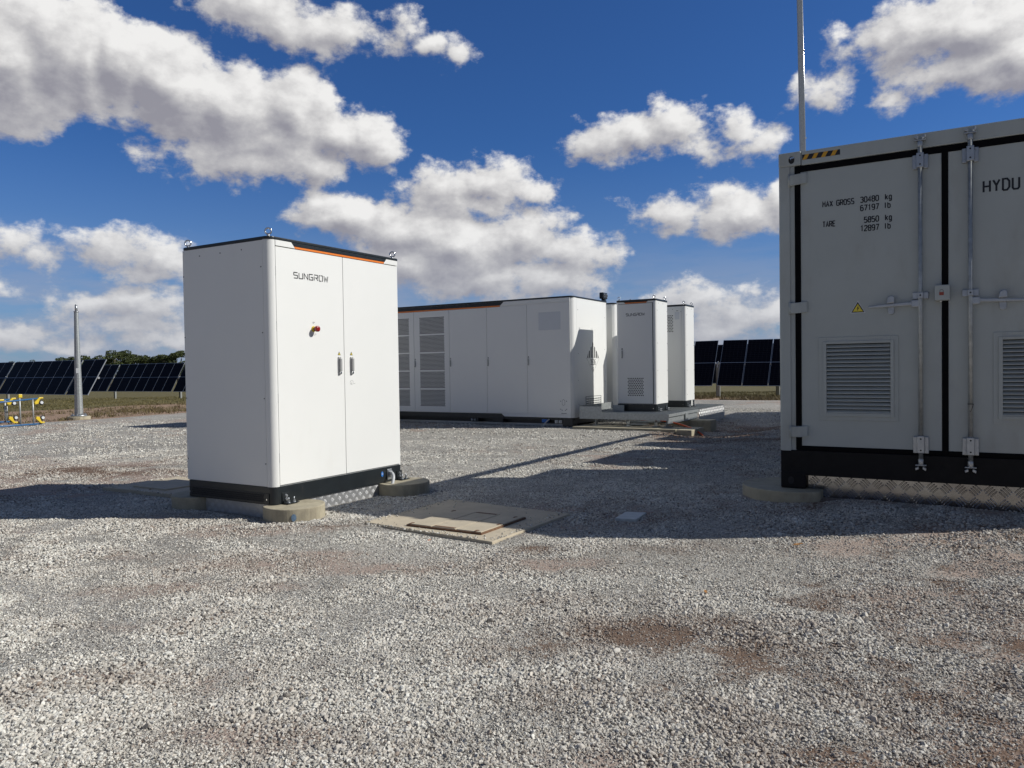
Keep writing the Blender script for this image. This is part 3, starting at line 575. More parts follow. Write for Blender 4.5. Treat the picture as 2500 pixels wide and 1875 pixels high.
# ------------------------------------------------------------------ grey shipping container with doors
def container():
    X0, X1, Y0, Y1, ZB, ZT = -1.312, 1.135, 6.631, 14.75, .178, 2.992
    t = thing('shipping_container', 'grey steel container in shadow with black seals, locking bars and louvred doors', 'container', (-.09, 9.6, ZB))
    F = Face('-Y', Y0)
    mb = MB(); mb.prism([(X0+.014, Y0, .493), (X0+.088, Y0, .493), (X0+.088, Y0+.012, .493), (X0+.128, Y0+.012, .493), (X0+.128, Y0+.10, .493), (X0, Y0+.10, .493), (X0, Y0+.014, .493), (X0+.004, Y0+.004, .493)], (0, 0, 2.874-.493)); mb.build('corner_post', greyp, t, .003)
    mb = MB(); mb.box(X1-.128, X1, Y0, Y0+.10, .493, 2.874); mb.build('corner_post', greyp, t, .003)
    # top header with rolled edge
    mb = MB(); F.box(mb, X0+.181, X1-.181, 2.872, 2.986, -.09, -.004); mb.build('top_header', greyp, t, .006)
    mb = MB(); mb.box(X0+.17, X1-.17, Y0+.012, 8.70, 2.978, 2.990); mb.build('roof', greyp, t, .003)
    for xs in (X0, X1-.178):
        mb = MB(); mb.box(xs, xs+.178, Y0-.004, Y0+.16, 2.874, ZT); cc = mb.build('corner_casting', greyp, t, .010, 3)
        u = xs+.105 if xs < 0 else xs+.073
        Fc = Face('-Y', Y0-.004)
        mb = MB(); Fc.disc(mb, u, 2.925, .024, .0002, .0012, 24, .031); mb.build('casting_hole', void, cc)
        mb = MB(); Fc.poly(mb, [(u-.016, 2.945), (u+.020, 2.948), (u+.020, 2.938), (u-.003, 2.936), (u-.005, 2.922), (u-.010, 2.936)], .0012, .004); mb.build('lock_pin', steel, cc)
        mb = MB(); mb.box(xs+.002, xs+.20, Y0-.003, Y0+.16, ZB, .316); cc = mb.build('corner_casting', blackp, t, .010, 3)
        u = xs+.085; Fc = Face('-Y', Y0-.003); mb = MB(); Fc.disc(mb, u, .245, .024, .0002, .0012, 24, .032); mb.build('casting_hole', void, cc)
    mb = MB(); F.box(mb, X0+.006, X1-.006, .292, .500, -.12, -.001); mb.build('bottom_sill', blackp, t, .004)
    for xs in (X0+.003, X1-.128):
        mb = MB(); mb.box(xs, xs+.125, Y0+.002, Y0+.12, .316, .4935); mb.build('post_foot', blackp, t, .004)
    mb = MB(); F.box(mb, X0+.128, X1-.128, .500, 2.874, -.085, -.05); mb.build('door_recess', void, t)
    cen = -.098
    # doors with a real louvre opening
    for side in (0, 1):
        if side == 0: a, b_, va, vb = -1.140, -.119, -1.003, -.416
        else: a, b_, va, vb = -.077, .944, .212, .799
        w0, w1, z0, z1 = .758, 1.438, .537, 2.820
        oa, ob, o0, o1 = va+.040, vb-.040, w0+.040, w1-.040
        mb = MB(); F.box(mb, a, oa, z0, z1, -.05, -.010); F.box(mb, ob, b_, z0, z1, -.05, -.010); F.box(mb, oa, ob, z0, o0, -.05, -.010); F.box(mb, oa, ob, o1, z1, -.05, -.010)
        dr = mb.build('door', greyp, t)
        mb = MB(); F.box(mb, oa, ob, o0, o1, -.053, -.050); bk = mb.build('louvre_back', void, dr)
        mb = MB(); Fd = Face('-Y', Y0+.010)
        i0, i1, j0, j1 = va+.060, vb-.058, w0+.060, w1-.056
        for (p, q, r_, s_) in ((va, i0, w0, w1), (i1, vb, w0, w1), (i0, i1, w0, j0), (i0, i1, j1, w1)): Fd.box(mb, p, q, r_, s_, 0, .007)
        fr = mb.build('louvre_frame', greyp, dr, .0015)
        mb = MB()
        for (p, q, r_, s_) in ((va+.032, i0-.001, w0+.034, w1-.034), (i1+.001, vb-.032, w0+.034, w1-.034), (i0-.001, i1+.001, w0+.034, j0-.001), (i0-.001, i1+.001, j1+.001, w1-.034)): Fd.box(mb, p, q, r_, s_, .007, .0165)
        mb.build('inner_frame', greyp, fr, .0015)
        ns = 18; ph = (j1-j0)/ns; mb = MB()
        for i in range(ns):
            zc = j0+ph*(i+.0)
            y_ = Y0+.010
            mb.prism([(i0, y_-.012, zc+ph*.04), (i0, y_-.009, zc), (i0, y_+.010, zc+ph*.72), (i0, y_+.010, zc+ph*.84), (i0, y_-.012, zc+ph*.24)], (i1-i0, 0, 0))
        mb.build('louvre_slats', greyp, fr)
        for u in (va+.085, (va+vb)/2, vb-.085):
            for w in (w0+.016, w1-.016): screw(Face('-Y', Y0+.003), fr, u, w, .0045).data.materials[0] = galv2
        for w in (w0+.09, (w0+w1)/2, w1-.09):
            for u in (va+.016, vb-.016): screw(Face('-Y', Y0+.003), fr, u, w, .0045).data.materials[0] = galv2
        # hinges on the outer post
        for w in (2.755, 1.690, .655):
            s = 1 if side == 0 else -1; e = a if side == 0 else b_
            h0 = e-s*.082; mb = MB()
            mb.prism([(h0, Y0-.012, w-.044), (e-s*.01, Y0-.024, w-.044), (e+s*.045, Y0-.012, w-.038), (e+s*.058, Y0+.010, w-.032), (h0, Y0+.012, w-.044)], (0, 0, .088)); hg = mb.build('hinge', greyp, dr, .004)
            mb = MB(); mb.cyl((h0-s*.004, Y0-.004, w-.052), (h0-s*.004, Y0-.004, w+.052), .011, 14); mb.build('hinge_pin', greyp, hg)
    # rubber seals
    mb = MB()
    for (p, q, r_, s_) in ((-1.186, -1.139, .503, 2.866), (-.1205, -.0755, .503, 2.866), (.943, .990, .503, 2.866)): F.box(mb, p, q, r_, s_, -.052, -.0045)
    for (p, q) in ((-1.139, -.1205), (-.0755, .943)):
        F.box(mb, p, q, 2.817, 2.866, -.052, -.0045); F.box(mb, p, q, .503, .540, -.052, -.0045)
    mb.build('door_seal', rubber, t, .002)
    # locking bars
    def bar(x, hdir):
        mb = MB(); yb = Y0-.030
        mb.cyl((x, yb, .44), (x, yb, 2.90), .0165, 18); b_ = mb.build('locking_bar', galv, t)
        for w0, w1 in ((2.712, 2.830), (.515, .655)):
            wm = (w0+w1)/2; mb = MB(); F.box(mb, x-.054, x-.020, w0, w1-.008, .0-.010, .012); F.box(mb, x+.020, x+.054, w0, w1-.008, -.010, .012); F.box(mb, x-.025, x+.025, w0+.004, w1, .006, .052)
            gd = mb.build('bar_guide', galv2, b_, .006, 3)
            for w in (w0+.028, w1-.024):
                mb = MB(); Face('-Y', Y0-.052).disc(mb, x, w, .0065, .0002, .0010, 12); mb.build('bolt_hole', void, gd)
                for u in (x-.036, x+.036):
                    mb = MB(); Face('-Y', Y0-.012).disc(mb, u, w+.004, .009, 0, .008, 6); mb.build('bolt', galv2, gd)
        mb = MB(); F.box(mb, x-.055, x+.055, 1.712, 1.766, -.010, .010); F.box(mb, x-.019, x+.019, 1.715, 1.763, .010, .050); gd = mb.build('bar_guide', galv2, b_, .005, 3)
        mb = MB(); Face('-Y', Y0-.050).disc(mb, x, 1.739, .0065, .0002, .0010, 12); mb.build('bolt_hole', void, gd)
        # cams and keepers
        for (w, s) in ((2.925, 1), (.425, -1)):
            mb = MB(); mb.cyl((x, yb, w-s*.05), (x, yb, w-s*.005), .020, 14); F.box(mb, x-.038, x+.038, w-.004, w+.006, .008, .048)
            F.poly(mb, [(x-.040, w+s*.022), (x-.016, w+s*.010), (x-.013, w+s*.030), (x-.036, w+s*.040)], .004, .044); F.poly(mb, [(x+.014, w+s*.008), (x+.038, w+s*.020), (x+.034, w+s*.042), (x+.010, w+s*.028)], .004, .044)
            mb.build('cam_keeper', galv2, b_, .003)
        # handle
        s = hdir; w = 1.676
        mb = MB(); F.box(mb, min(x, x+s*.062), max(x, x+s*.062), w-.026, w+.030, .022, .040); mb.build('handle_hub', galv2, b_, .006)
        mb = MB(); F.poly(mb, [(x+s*.05, w-.010), (x+s*.22, w-.016), (x+s*.365, w-.018), (x+s*.365, w+.000), (x+s*.22, w+.010), (x+s*.05, w+.018)][::s], .024, .036); mb.build('handle', galv2, b_, .005)
        mb = MB(); uc = x+s*.205
        F.box(mb, uc-.022, uc+.022, w-.055, w+.055, -.010, .004); F.disc(mb, uc, w-.052, .022, -.010, .0045, 20); F.disc(mb, uc, w+.052, .022, -.010, .0045, 20); ct = mb.build('handle_catch', galv2, t, .003)
        mb = MB(); F.poly(mb, [(uc-.030, w+.012), (uc+.026, w+.016), (uc+.024, w+.062), (uc+.006, w+.076), (uc-.020, w+.060)], .036, .048); mb.build('catch_flap', galv2, ct, .005)
        mb = MB(); F.disc(mb, uc, w-.050, .011, .0045, .012, 14); mb.build('rivet', galv2, ct)
    bar(-.262, -1); bar(.067, 1)
    # little loop of dark string on the right bar
    mb = MB(); mb.torus((.067, Y0-.030, .905), (1, 0, 0), (0, 1, 0), .0185, .0024, 20, 6); mb.tube([(.085, Y0-.038, .905), (.080, Y0-.042, .885), (.072, Y0-.045, .862), (.066, Y0-.046, .845)], .0022, 6); mb.build('cable_tie', ink, t)
    # lock box over the centre seal
    mb = MB(); F.box(mb, -.166, -.066, 1.690, 1.806, .0, .075); lk = mb.build('lock_box', greyp, t, .006)
    Fl = Face('-Y', Y0-.075)
    mb = MB(); Fl.box(mb, -.135, -.105, 1.728, 1.752, .0003, .0012); pm = mb.build('padlock_mark', simple('red_brown_print', (.28, .05, .03), .5), lk)
    mb = MB(); Fl.stroke(mb, [(-.131, 1.752), (-.131, 1.764), (-.126, 1.770), (-.114, 1.770), (-.109, 1.764), (-.109, 1.752)], .0035, .0003, .0011); mb.build('shackle_mark', inkg, pm)
    mb = MB(); mb.cyl((-.125, Y0-.04, 1.68), (-.125, Y0-.04, 1.69), .007, 12); mb.build('drain_plug', paper, lk)
    # lettering
    mb = MB(); Fd = Face('-Y', Y0+.010); hh = .042; tt = .0082
    text(Fd, mb, 'MAX', -.967, 2.508, -.893, hh, tt, adv=5.9); text(Fd, mb, 'GROSS', -.861, 2.508, -.733, hh, tt, adv=5.9)
    text(Fd, mb, '30480', -.684, 2.510, -.554, hh, tt, adv=5.9); text(Fd, mb, 'kg', -.505, 2.512, -.461, hh, tt, adv=5.9)
    text(Fd, mb, '67197', -.684, 2.444, -.554, hh, tt, adv=5.9); text(Fd, mb, 'lb', -.515, 2.446, -.470, hh, tt, adv=5.9)
    text(Fd, mb, 'TARE', -.967, 2.344, -.873, hh, tt, adv=5.9); text(Fd, mb, '5850', -.657, 2.348, -.554, hh, tt, adv=5.9); text(Fd, mb, 'kg', -.505, 2.350, -.461, hh, tt, adv=5.9)
    text(Fd, mb, '12897', -.684, 2.281, -.554, hh, tt, adv=5.9); text(Fd, mb, 'lb', -.515, 2.283, -.470, hh, tt, adv=5.9); mb.build('weight_lettering', ink, t)
    mb = MB(); text(Fd, mb, 'HYDU', .152, 2.482, .372, .082, .0135, adv=6.1); mb.build('code_lettering', ink, t)
    warn_triangle(Fd, t, -.7075, 1.632, .098)
    # hazard tape
    Fh = Face('-Y', Y0+.004); mb = MB(); Fh.box(mb, -1.124, -.833, 2.915, 2.958, .0003, .0011); ht = mb.build('hazard_tape', ink, t)
    mb = MB()
    for i in range(4):
        u = -1.122+i*.072; Fh.poly(mb, [(u, 2.9155), (u+.032, 2.9155), (u+.055, 2.9575), (u+.023, 2.9575)], .0012, .0016)
    mb.build('tape_stripes', tapey, ht)
    # the rest of the body: solid end compartment, then an open frame with the transformer
    mb = MB(); mb.box(X0+.03, X0+.034, Y0+.10, 8.70, .45, 2.96); mb.box(X1-.034, X1-.03, Y0+.10, 8.70, .45, 2.96); mb.box(X0+.03, X1-.03, 8.69, 8.70, .45, 2.96); mb.build('side_wall', greyp, t)
    mb = MB()
    for x in (X0, X1-.1): mb.box(x, x+.10, Y0+.16, Y1-.16, 2.90, ZT-.005); mb.box(x, x+.10, Y0+.16, Y1-.16, ZB+.03, .40)
    mb.box(X0, X1, Y1-.12, Y1, 2.88, ZT); mb.box(X0, X1, Y1-.12, Y1, ZB, .40)
    for x in (X0, X1-.14): mb.box(x, x+.14, Y1-.14, Y1, .4, 2.88)
    mb.build('skid_frame', greyp, t, .005)
    mb = MB(); mb.box(-.95, .75, 10.25, 11.95, .45, 2.66)
    for i in range(19): mb.box(-1.18, -.95, 10.25+i*.09, 10.265+i*.09, .6, 2.5)
    mb.build('transformer_tank', greyp, t)
    mb = MB()
    for i in range(3): mb.cyl((-.5+i*.45, 11.1, 2.66), (-.5+i*.45, 11.1, 2.86), .06, 10)
    mb.build('bushing', rusty, t)
    mb = MB(); mb.box(-1.2, .9, 8.70, 9.50, .4, 2.50); mb.box(-1.2, .95, 12.42, 13.12, .4, 2.62); mb.box(-1.2, .95, 13.50, 14.40, .4, 2.66); mb.box(-1.22, -.9, 8.72, 14.6, .4, 1.35); mb.build('switchgear', greyp, t)
    treadplate(Face('-Y', Y0+.075), 'skirt_plate', t, -1.105, 1.13, .0, .292, .096, label='tread plate skirt below the black sill', mat=alu)
container()
# ------------------------------------------------------------------ battery containers
def battery(y0, label, full=True):
    x1, L, dp = -6.737, 6.06, 1.80; x0 = x1-L; y1 = y0+dp
    t = thing('battery_container', label, 'battery container', ((x0+x1)/2, (y0+y1)/2, 0), 'white battery containers with black roof rims')
    F, E_ = Face('-Y', y0), Face('+X', x1)
    mb = MB(); rprism(mb, x0+.012, x1-.012, y0+.012, y1-.012, .19, 2.64, .10); mb.build('body', white, t)
    mb = MB(); rprism(mb, x0-.004, x1+.004, y0-.004, y1+.004, 2.640, 2.672, .09); lid = mb.build('roof', dark, t, .006, 3)
    for i in range(14):
        mb2 = None
    mb = MB(); rprism(mb, x0+.01, x1-.01, y0+.01, y1-.01, .135, .188, .09); mb.box(x0+.05, x1-.05, y0+.16, y1-.16, .05, .135); rail = mb.build('base_rail', dark, t, .004)
    corner_posts(t, x0, x1, y0, y1, .188, 2.640, (.048, .20, .048, .12), .115, .118)
    mb = MB(); E_.box(mb, y0+.204, y1-.124, .192, 2.636, -.012, 0); ep = mb.build('end_panel', white, t, .002)
    for u, w in ((13.963, 2.40), (13.965, 1.50), (13.965, .95), (13.965, .45), (15.30, 2.30), (15.30, 1.6), (15.30, .9)): screw(E_, ep, u-13.7+y0, w, .007)
    # header and trims on the long side
    mb = MB(); F.poly(mb, [(-6.790, 2.552), (-8.440, 2.552), (-8.345, 2.636), (-6.790, 2.636)], -.011, .004); mb.build('header_trim', white, t, .002)
    mb = MB(); F.poly(mb, [(-8.450, 2.566), (-8.362, 2.636), (x0+.1, 2.636), (x0+.1, 2.566)], -.011, .002); mb.build('header_band', dark, t)
    mb = MB(); F.box(mb, x0+.1, -8.455, 2.536, 2.563, -.011, .001); mb.build('orange_strip', orange, t)
    mb = MB(); F.poly(mb, [(-6.790, .190), (-8.365, .190), (-8.445, .252), (-6.790, .252)], -.011, .002); mb.build('footer_trim', white, t, .002)
    mb = MB(); F.poly(mb, [(-8.378, .150), (-8.378, .188), (-8.452, .248), (x0+.1, .248), (x0+.1, .150)], -.02, .003); mb.build('footer_band', dark, rail)
    seams = [-6.786, -7.795, -8.796, -9.790, -10.783, -11.78, -12.74]
    for i, (b_, a) in enumerate(zip(seams, seams[1:])):
        top = 2.546 if i == 0 else 2.532
        mb = MB(); F.box(mb, a+.004, b_-.004, .258, top, -.012, 0); dr = mb.build('door', white, t, .002)
        if i >= 1 or not full: pass
        if i < 5:
            if i > 0 or True:
                hu = b_-1.009+.027
            handle(F, dr, a+.030, 1.272, 1.420, .030)
            mb = MB(); F.poly(mb, [(a+.012, 1.436), (a+.050, 1.436), (a+.031, 1.470)], .0003, .0012); mb.build('warning_sign', inkg, dr)
        if i >= 3 and full:
            for k in range(5):
                w1 = 2.395-.4105*k; hexvent(F, dr, a+.160, a+.860, w1-.375, w1, .0335, .0132, 'vent')
        if i == 0 and full:
            mb = MB(); F.box(mb, -7.513, -7.002, 1.995, 2.365, .0003, .0010); mb.build('blank_sticker', paper, dr)
            mb = MB()
            F.stroke(mb, [(-6.987, .46), (-6.987, .54), (-6.955, .566), (-6.925, .54), (-6.925, .46), (-6.955, .44)], .005, .0003, .001, True)
            for u, w in ((-7.02, .53), (-6.885, .53), (-7.02, .365), (-6.885, .365), (-6.99, .345), (-6.91, .345)): F.disc(mb, u, w, .010, .0003, .001, 8)
            F.box(mb, -7.01, -6.89, .275, .285, .0003, .001); mb.build('diagram', inkg, dr)
    # feet
    for a, b_ in ((-9.23, -9.045), (-8.66, -8.41)):
        mb = MB(); F.box(mb, a, b_, .06, .160, -.16, .004); mb.build('foot', dark, t, .003)
    for a, b_ in ((x1-.25, x1-.02), (x0+.02, x0+.25)):
        mb = MB(); F.box(mb, a, b_, .0, .160, -.20, -.004); mb.build('foot', dark, t, .004)
    for u in (-9.200, -9.125, -7.125, -7.035):
        mb = MB(); F.disc(mb, u, .105, .022, .004, .012, 12); F.disc(mb, u, .105, .015, .012, .024, 6); F.box(mb, u-.035, u+.035, .075, .135, -.1, .004); mb.build('bolt', galv2, t)
    mb = MB(); F.disc(mb, -7.40, .115, .022, .006, .009, 16, .03); F.box(mb, -7.46, -7.34, .085, .150, -.1, .006); mb.build('round_label', bluel, t)
    if full:
        mb = MB(); mb.tube(smooth_path([(-7.29, y0-.01, .15), (-7.31, y0-.06, .12), (-7.36, y0-.08, .06), (-7.40, y0-.08, -.02)]), .014, 8); mb.build('conduit', pipeg, t)
    treadplate(Face('-Y', y0+.17), 'skirt_plate', t, x0+.3, x1-.26, -.03, .135, .06)
    if not full: return t
    # dangerous goods diamond on the end
    yc = 14.683; mb = MB(); ht = 1.416
    for k in (-3, -2, -1, 0, 1, 2, 3):
        u = yc+k*.090; top = ht+.312*(1-abs(k*.090)/.325)
        w_ = .024
        if abs(k) == 3: E_.poly(mb, [(u-w_ if k < 0 else u-.03, ht), (u+w_ if k > 0 else u+.03, ht), (u+(.03 if k < 0 else -.03), top+.05)], .0003, .0012)
        else: E_.poly(mb, [(u-w_, ht), (u+w_, ht), (u+w_, min(ht+.30, top+(.02 if k <= 0 else -.01))), (u, top+.03 if k == 0 else top+.005), (u-w_, min(ht+.30, top-(.01 if k <= 0 else -.02)))], .0003, .0012)
    mb.build('hazard_stripes', ink, ep)
    mb = MB(); E_.stroke(mb, [(yc-.325, ht-.006), (yc+.325, ht-.006), (yc, 1.104)], .005, .0003, .0010, True)
    text(E_, mb, '3536', yc-.125, 1.270, yc+.125, .105, .014, adv=5.6); text(E_, mb, '9', yc-.024, 1.135, yc+.024, .075, .010); mb.build('hazard_number', inkg, ep)
    mb = MB(); Fe = E_
    for p, q, r_, s_ in ((14.30, 15.075, .595, .602), (14.30, 15.075, .355, .362), (14.30, 14.307, .355, .602), (15.068, 15.075, .355, .602)): Fe.box(mb, p, q, r_, s_, 0, .006)
    for i in range(4):
        for j in range(9): Fe.box(mb, 14.335+j*.082, 14.392+j*.082, .40+i*.045, .420+i*.045, .0, .004)
    mb.build('end_vent', inkg, ep)
    mb = MB(); mb.box(x1-.09, x1-.01, 15.36, 15.44, 2.67, 2.72); sp_ = mb.build('siren', dark, lid)
    mb = MB(); mb.box(x1-.10, x1-.00, 15.26, 15.50, 2.72, 2.86); sh = mb.build('siren_housing', dark, sp_, .02, 3)
    for u in (15.325, 15.44):
        mb = MB(); E_.disc(mb, u, 2.79, .042, .0, .010, 20); ring = mb.build('siren_rim', galv2, sh)
        mb = MB(); E_.disc(mb, u, 2.79, .031, .0102, .012, 20); mb.build('siren_mouth', void, ring)
    return t
battery(13.70, 'long white battery container with perforated doors and a hazard diamond on its end')
battery(15.86, 'white battery container standing right behind the one with the hazard diamond', False)
# ------------------------------------------------------------------ slim cabinets on the steel platform
GB = 'slim white cabinets on the steel platform'
def slim(x0, x1, y0, y1, zb, zw, zt, label, back):
    t = thing('slim_cabinet', label, 'electrical cabinet', ((x0+x1)/2, (y0+y1)/2, zb), GB)
    zl = zt+.040; F, E_ = Face('-Y', y0), Face('+X', x1)
    mb = MB(); rprism(mb, x0+.010, x1-.010, y0+.010, y1-.010, zw, zt, .05); mb.build('body', white, t)
    mb = MB(); rprism(mb, x0+.002, x1-.002, y0+.002, y1-.002, zb, zw, .05); base = mb.build('base', dark, t, .003)
    mb = MB(); rprism(mb, x0-.004, x1+.004, y0-.004, y1+.004, zt, zl, .055); lid = mb.build('lid', dark, t, .006, 3)
    corner_posts(t, x0, x1, y0, y1, zw, zt, (.056 if not back else .084, .062, .05, .05), .055)
    mb = MB(); E_.box(mb, y0+.065, y1-.053, zw+.003, zt-.003, -.010, 0); sp = mb.build('side_panel', white, t, .0015)
    for w in (zt-.19, zt-.85, zt-1.40, zt-1.93):
        for u in (y0+.082, y1-.065): screw(E_, sp, u, w, .0075)
    for u in (y0+.16, y0+.42): screw(E_, sp, u, zt-.045, .0075)
    if not back:
        mb = MB(); F.box(mb, x0+.054, x1-.076, zw+.012, zt-.045, -.010, 0); dr = mb.build('door', white, t, .002)
        mb = MB(); F.box(mb, x0+.050, x1-.060, zw+.006, zt-.038, -.011, -.004); mb.build('door_gap', inkg, t)
        mb = MB(); F.poly(mb, [(x0+.054, zt-.034), (-5.855, zt-.034), (-5.895, zt-.002), (x0+.054, zt-.002)], -.01, .003); mb.build('header_trim', white, t)
        mb = MB(); F.poly(mb, [(x1-.06, zt-.034), (-5.408, zt-.034), (-5.368, zt-.002), (x1-.06, zt-.002)], -.01, .003); mb.build('header_trim', white, t)
        mb = MB(); F.poly(mb, [(-5.892, zt-.001), (-5.372, zt-.001), (-5.392, zt-.014), (-5.874, zt-.014)], -.01, .002); mb.build('header_band', dark, t)
        mb = MB(); F.poly(mb, [(-5.872, zt-.015), (-5.394, zt-.015), (-5.412, zt-.034), (-5.851, zt-.034)], -.01, .002); mb.build('orange_strip', orange, t)
        mb = MB(); text(F, mb, 'sunqrow', -5.840, 2.244, -5.452, .050, .0090, adv=5.6); mb.build('lettering', ink, dr)
        hexvent(F, dr, -5.828, -5.480, .612, .990, .0395, .0135, 'vent')
        handle(F, dr, -5.935, 1.386, 1.548, .030)
        mb = MB(); F.poly(mb, [(-5.955, 1.566), (-5.915, 1.566), (-5.935, 1.602)], .0003, .0012); mb.build('warning_sign', inkg, dr)
    else:
        mb = MB(); F.box(mb, x0+.054, x1-.088, zw+.003, zt-.003, -.010, 0); rp = mb.build('rear_panel', white, t, .0015)
        hexvent(F, rp, -5.770, -5.415, 1.955, 2.330, .040, .0135, 'vent')
        mb = MB(); F.box(mb, -5.381, -5.276, 2.235, 2.395, .0003, .001); mb.build('blank_sticker', paper, rp)
        mb = MB(); F.box(mb, -5.352, -5.300, 2.418, 2.428, .0003, .001); mb.build('small_print', inkg, rp)
        for u, w in ((-5.43, 2.46), (-5.24, 2.40)): screw(F, rp, u, w, .0075)
    for x in (x0+.05, x1-.05):
        for y in (y0+.05, y1-.05): eyebolt(lid, x, y, zl)
    for a in (y0+.05, y1-.20): boltplate(E_, base, a, a+.07, zb+.002, zb+.10)
    for u in (x0+.12, x1-.07):
        mb = MB(); F.disc(mb, u, zb+.06, .008, 0, .004, 8); mb.build('screw', steel, base)
    if back:
        mb = MB(); E_.box(mb, y0+.36, y0+.44, zb+.02, zw-.005, 0, .004); mb.build('white_tag', white, base)
    return t
slim(-6.062, -5.208, 14.359, 15.08, .308, .456, 2.530, 'slim white cabinet with lettering and a lower vent in its shaded door', False)
slim(-5.98, -5.141, 16.031, 16.675, .308, .452, 2.520, 'slim white cabinet seen from behind, with a high vent, behind the lettered one', True)
# ------------------------------------------------------------------ steel platform
def platform():
    X0, X1, Y0, Y1, z = -6.60, -4.735, 13.70, 17.62, .306
    t = thing('steel_platform', 'galvanised steel grating platform carrying two slim white cabinets', 'platform', ((X0+X1)/2, (Y0+Y1)/2, 0))
    F, E_ = Face('-Y', Y0), Face('+X', X1)
    mb = MB(); y = Y0+.03
    while y < Y1-.02: mb.box(X0+.01, X1-.01, y, y+.005, z-.030, z); y += .034
    x = X0+.04
    while x < X1-.02: mb.box(x, x+.008, Y0+.01, Y1-.01, z-.012, z-.002); x += .10
    mb.build('grating', galv, t)
    mb = MB(); F.box(mb, X0, X1+.0, z-.125, z-.004, -.008, 0); F.box(mb, X0, X1, z-.125, z-.117, -.05, -.008); mb.build('edge_beam', galv, t, .001)
    mb = MB(); E_.box(mb, Y0+.001, 15.60, z-.060, z-.006, -.010, 0); E_.box(mb, Y0+.001, 15.60, z-.19, z-.18, -.08, .004); E_.box(mb, Y0+.01, 15.60, z-.18, z-.06, -.03, -.024); mb.build('side_channel', galv, t)
    mb = MB(); E_.box(mb, 14.70, 14.85, z-.20, z-.03, -.02, .006); mb.build('side_cleat', galv, t, .002)
    mb = MB(); F.box(mb, X0+.005, -6.117, z, z+.125, -.006, 0); F.box(mb, -6.10, -5.86, z, z+.13, -.55, -.545); mb.build('kick_plate', galv, t, .001)
    mb = MB(); mb.box(-6.60, -6.594, Y0+.005, 15.4, z-.01, z+.14); mb.build('kick_plate', galv, t)
    treadplate(Face('+X', X1+.004), 'side_plate', t, 15.61, 17.60, -.13, z-.012, .062, label='tread plate panel at the far end of the side')
    for u in (-6.30, -5.62, -5.05, -4.82):
        mb = MB(); F.box(mb, u-.055, u+.055, .046, .058, -.28, -.10); F.box(mb, u-.004, u+.004, .058, z-.12, -.24, -.10); F.box(mb, u-.05, u+.05, z-.128, z-.118, -.24, -.10); mb.build('leg', galv, t)
    mb = MB(); F.box(mb, -5.62, -5.30, .07, .085, -.40, -.20); mb.tube([(-5.75, Y0+.4, .10), (-5.2, Y0+.45, .12), (-4.9, Y0+.5, .13)], .03, 8); mb.build('cross_beam', galv, t)
    return t
platform()
GC = 'concrete beams under the steel platform'
def blk(x0, x1, y0, y1, z0, z1, label):
    mb = MB(); mb.box(x0, x1, y0, y1, z0, z1); o = mb.build('concrete_beam', concr, None, .012, 3)
    c = Vector(((x0+x1)/2, (y0+y1)/2, z0))
    for v in o.data.vertices: v.co -= c
    o.location = c; o['label'] = label; o['category'] = 'concrete beam'; o['group'] = GC
blk(-6.62, -4.50, 13.40, 13.98, -.12, .045, 'long concrete beam lying under the front edge of the steel platform')
blk(-4.46, -4.17, 13.30, 14.05, -.16, .050, 'short pale concrete block beyond the right end of the front beam')
blk(-5.60, -4.30, 14.98, 15.38, -.14, .110, 'concrete beam further back under the right side of the platform')
mb = MB(); mb.tube(smooth_path([(-5.3, 14.3, .16), (-4.85, 14.05, .14), (-4.50, 13.95, .08), (-4.10, 13.62, -.02), (-3.97, 13.50, -.12)]), .018, 10); o = mb.build('cable_conduit', pipeo)
o['label'] = 'orange conduit dropping from the steel platform into the ground'; o['category'] = 'conduit'
mb = MB(); mb.tube([(-5.5, 14.25, .13), (-4.95, 14.3, .14), (-4.8, 14.5, .14)], .035, 10); o = mb.build('cable_conduit', pipeo)
o['label'] = 'thick orange conduit lying in the dark under the platform'; o['category'] = 'conduit'
# ------------------------------------------------------------------ equipment that stands out of sight but throws its shadow into view
def plainbox(x0, x1, y0, y1, h, label):
    t = thing('power_cabinet', label, 'electrical cabinet', ((x0+x1)/2, (y0+y1)/2, 0))
    mb = MB(); rprism(mb, x0, x1, y0, y1, .15, h, .05); mb.build('body', white, t)
    mb = MB(); rprism(mb, x0+.01, x1-.01, y0+.01, y1-.01, -.05, .15, .05); mb.build('base', dark, t)
    mb = MB(); rprism(mb, x0-.004, x1+.004, y0-.004, y1+.004, h, h+.03, .055); mb.build('lid', dark, t)
plainbox(-13.40, -12.5, 11.80, 13.3, 2.57, 'white cabinet hidden behind the large one, only its shadow shows on the left')
def hidden_container():
    t = thing('shipping_container', 'second grey container hidden behind the one with louvred doors', 'container', (0, 18.4, .15))
    mb = MB(); mb.box(-1.2, 1.2, 15.42, 21.4, .15, 3.12); mb.build('body', greyp, t)
hidden_container()
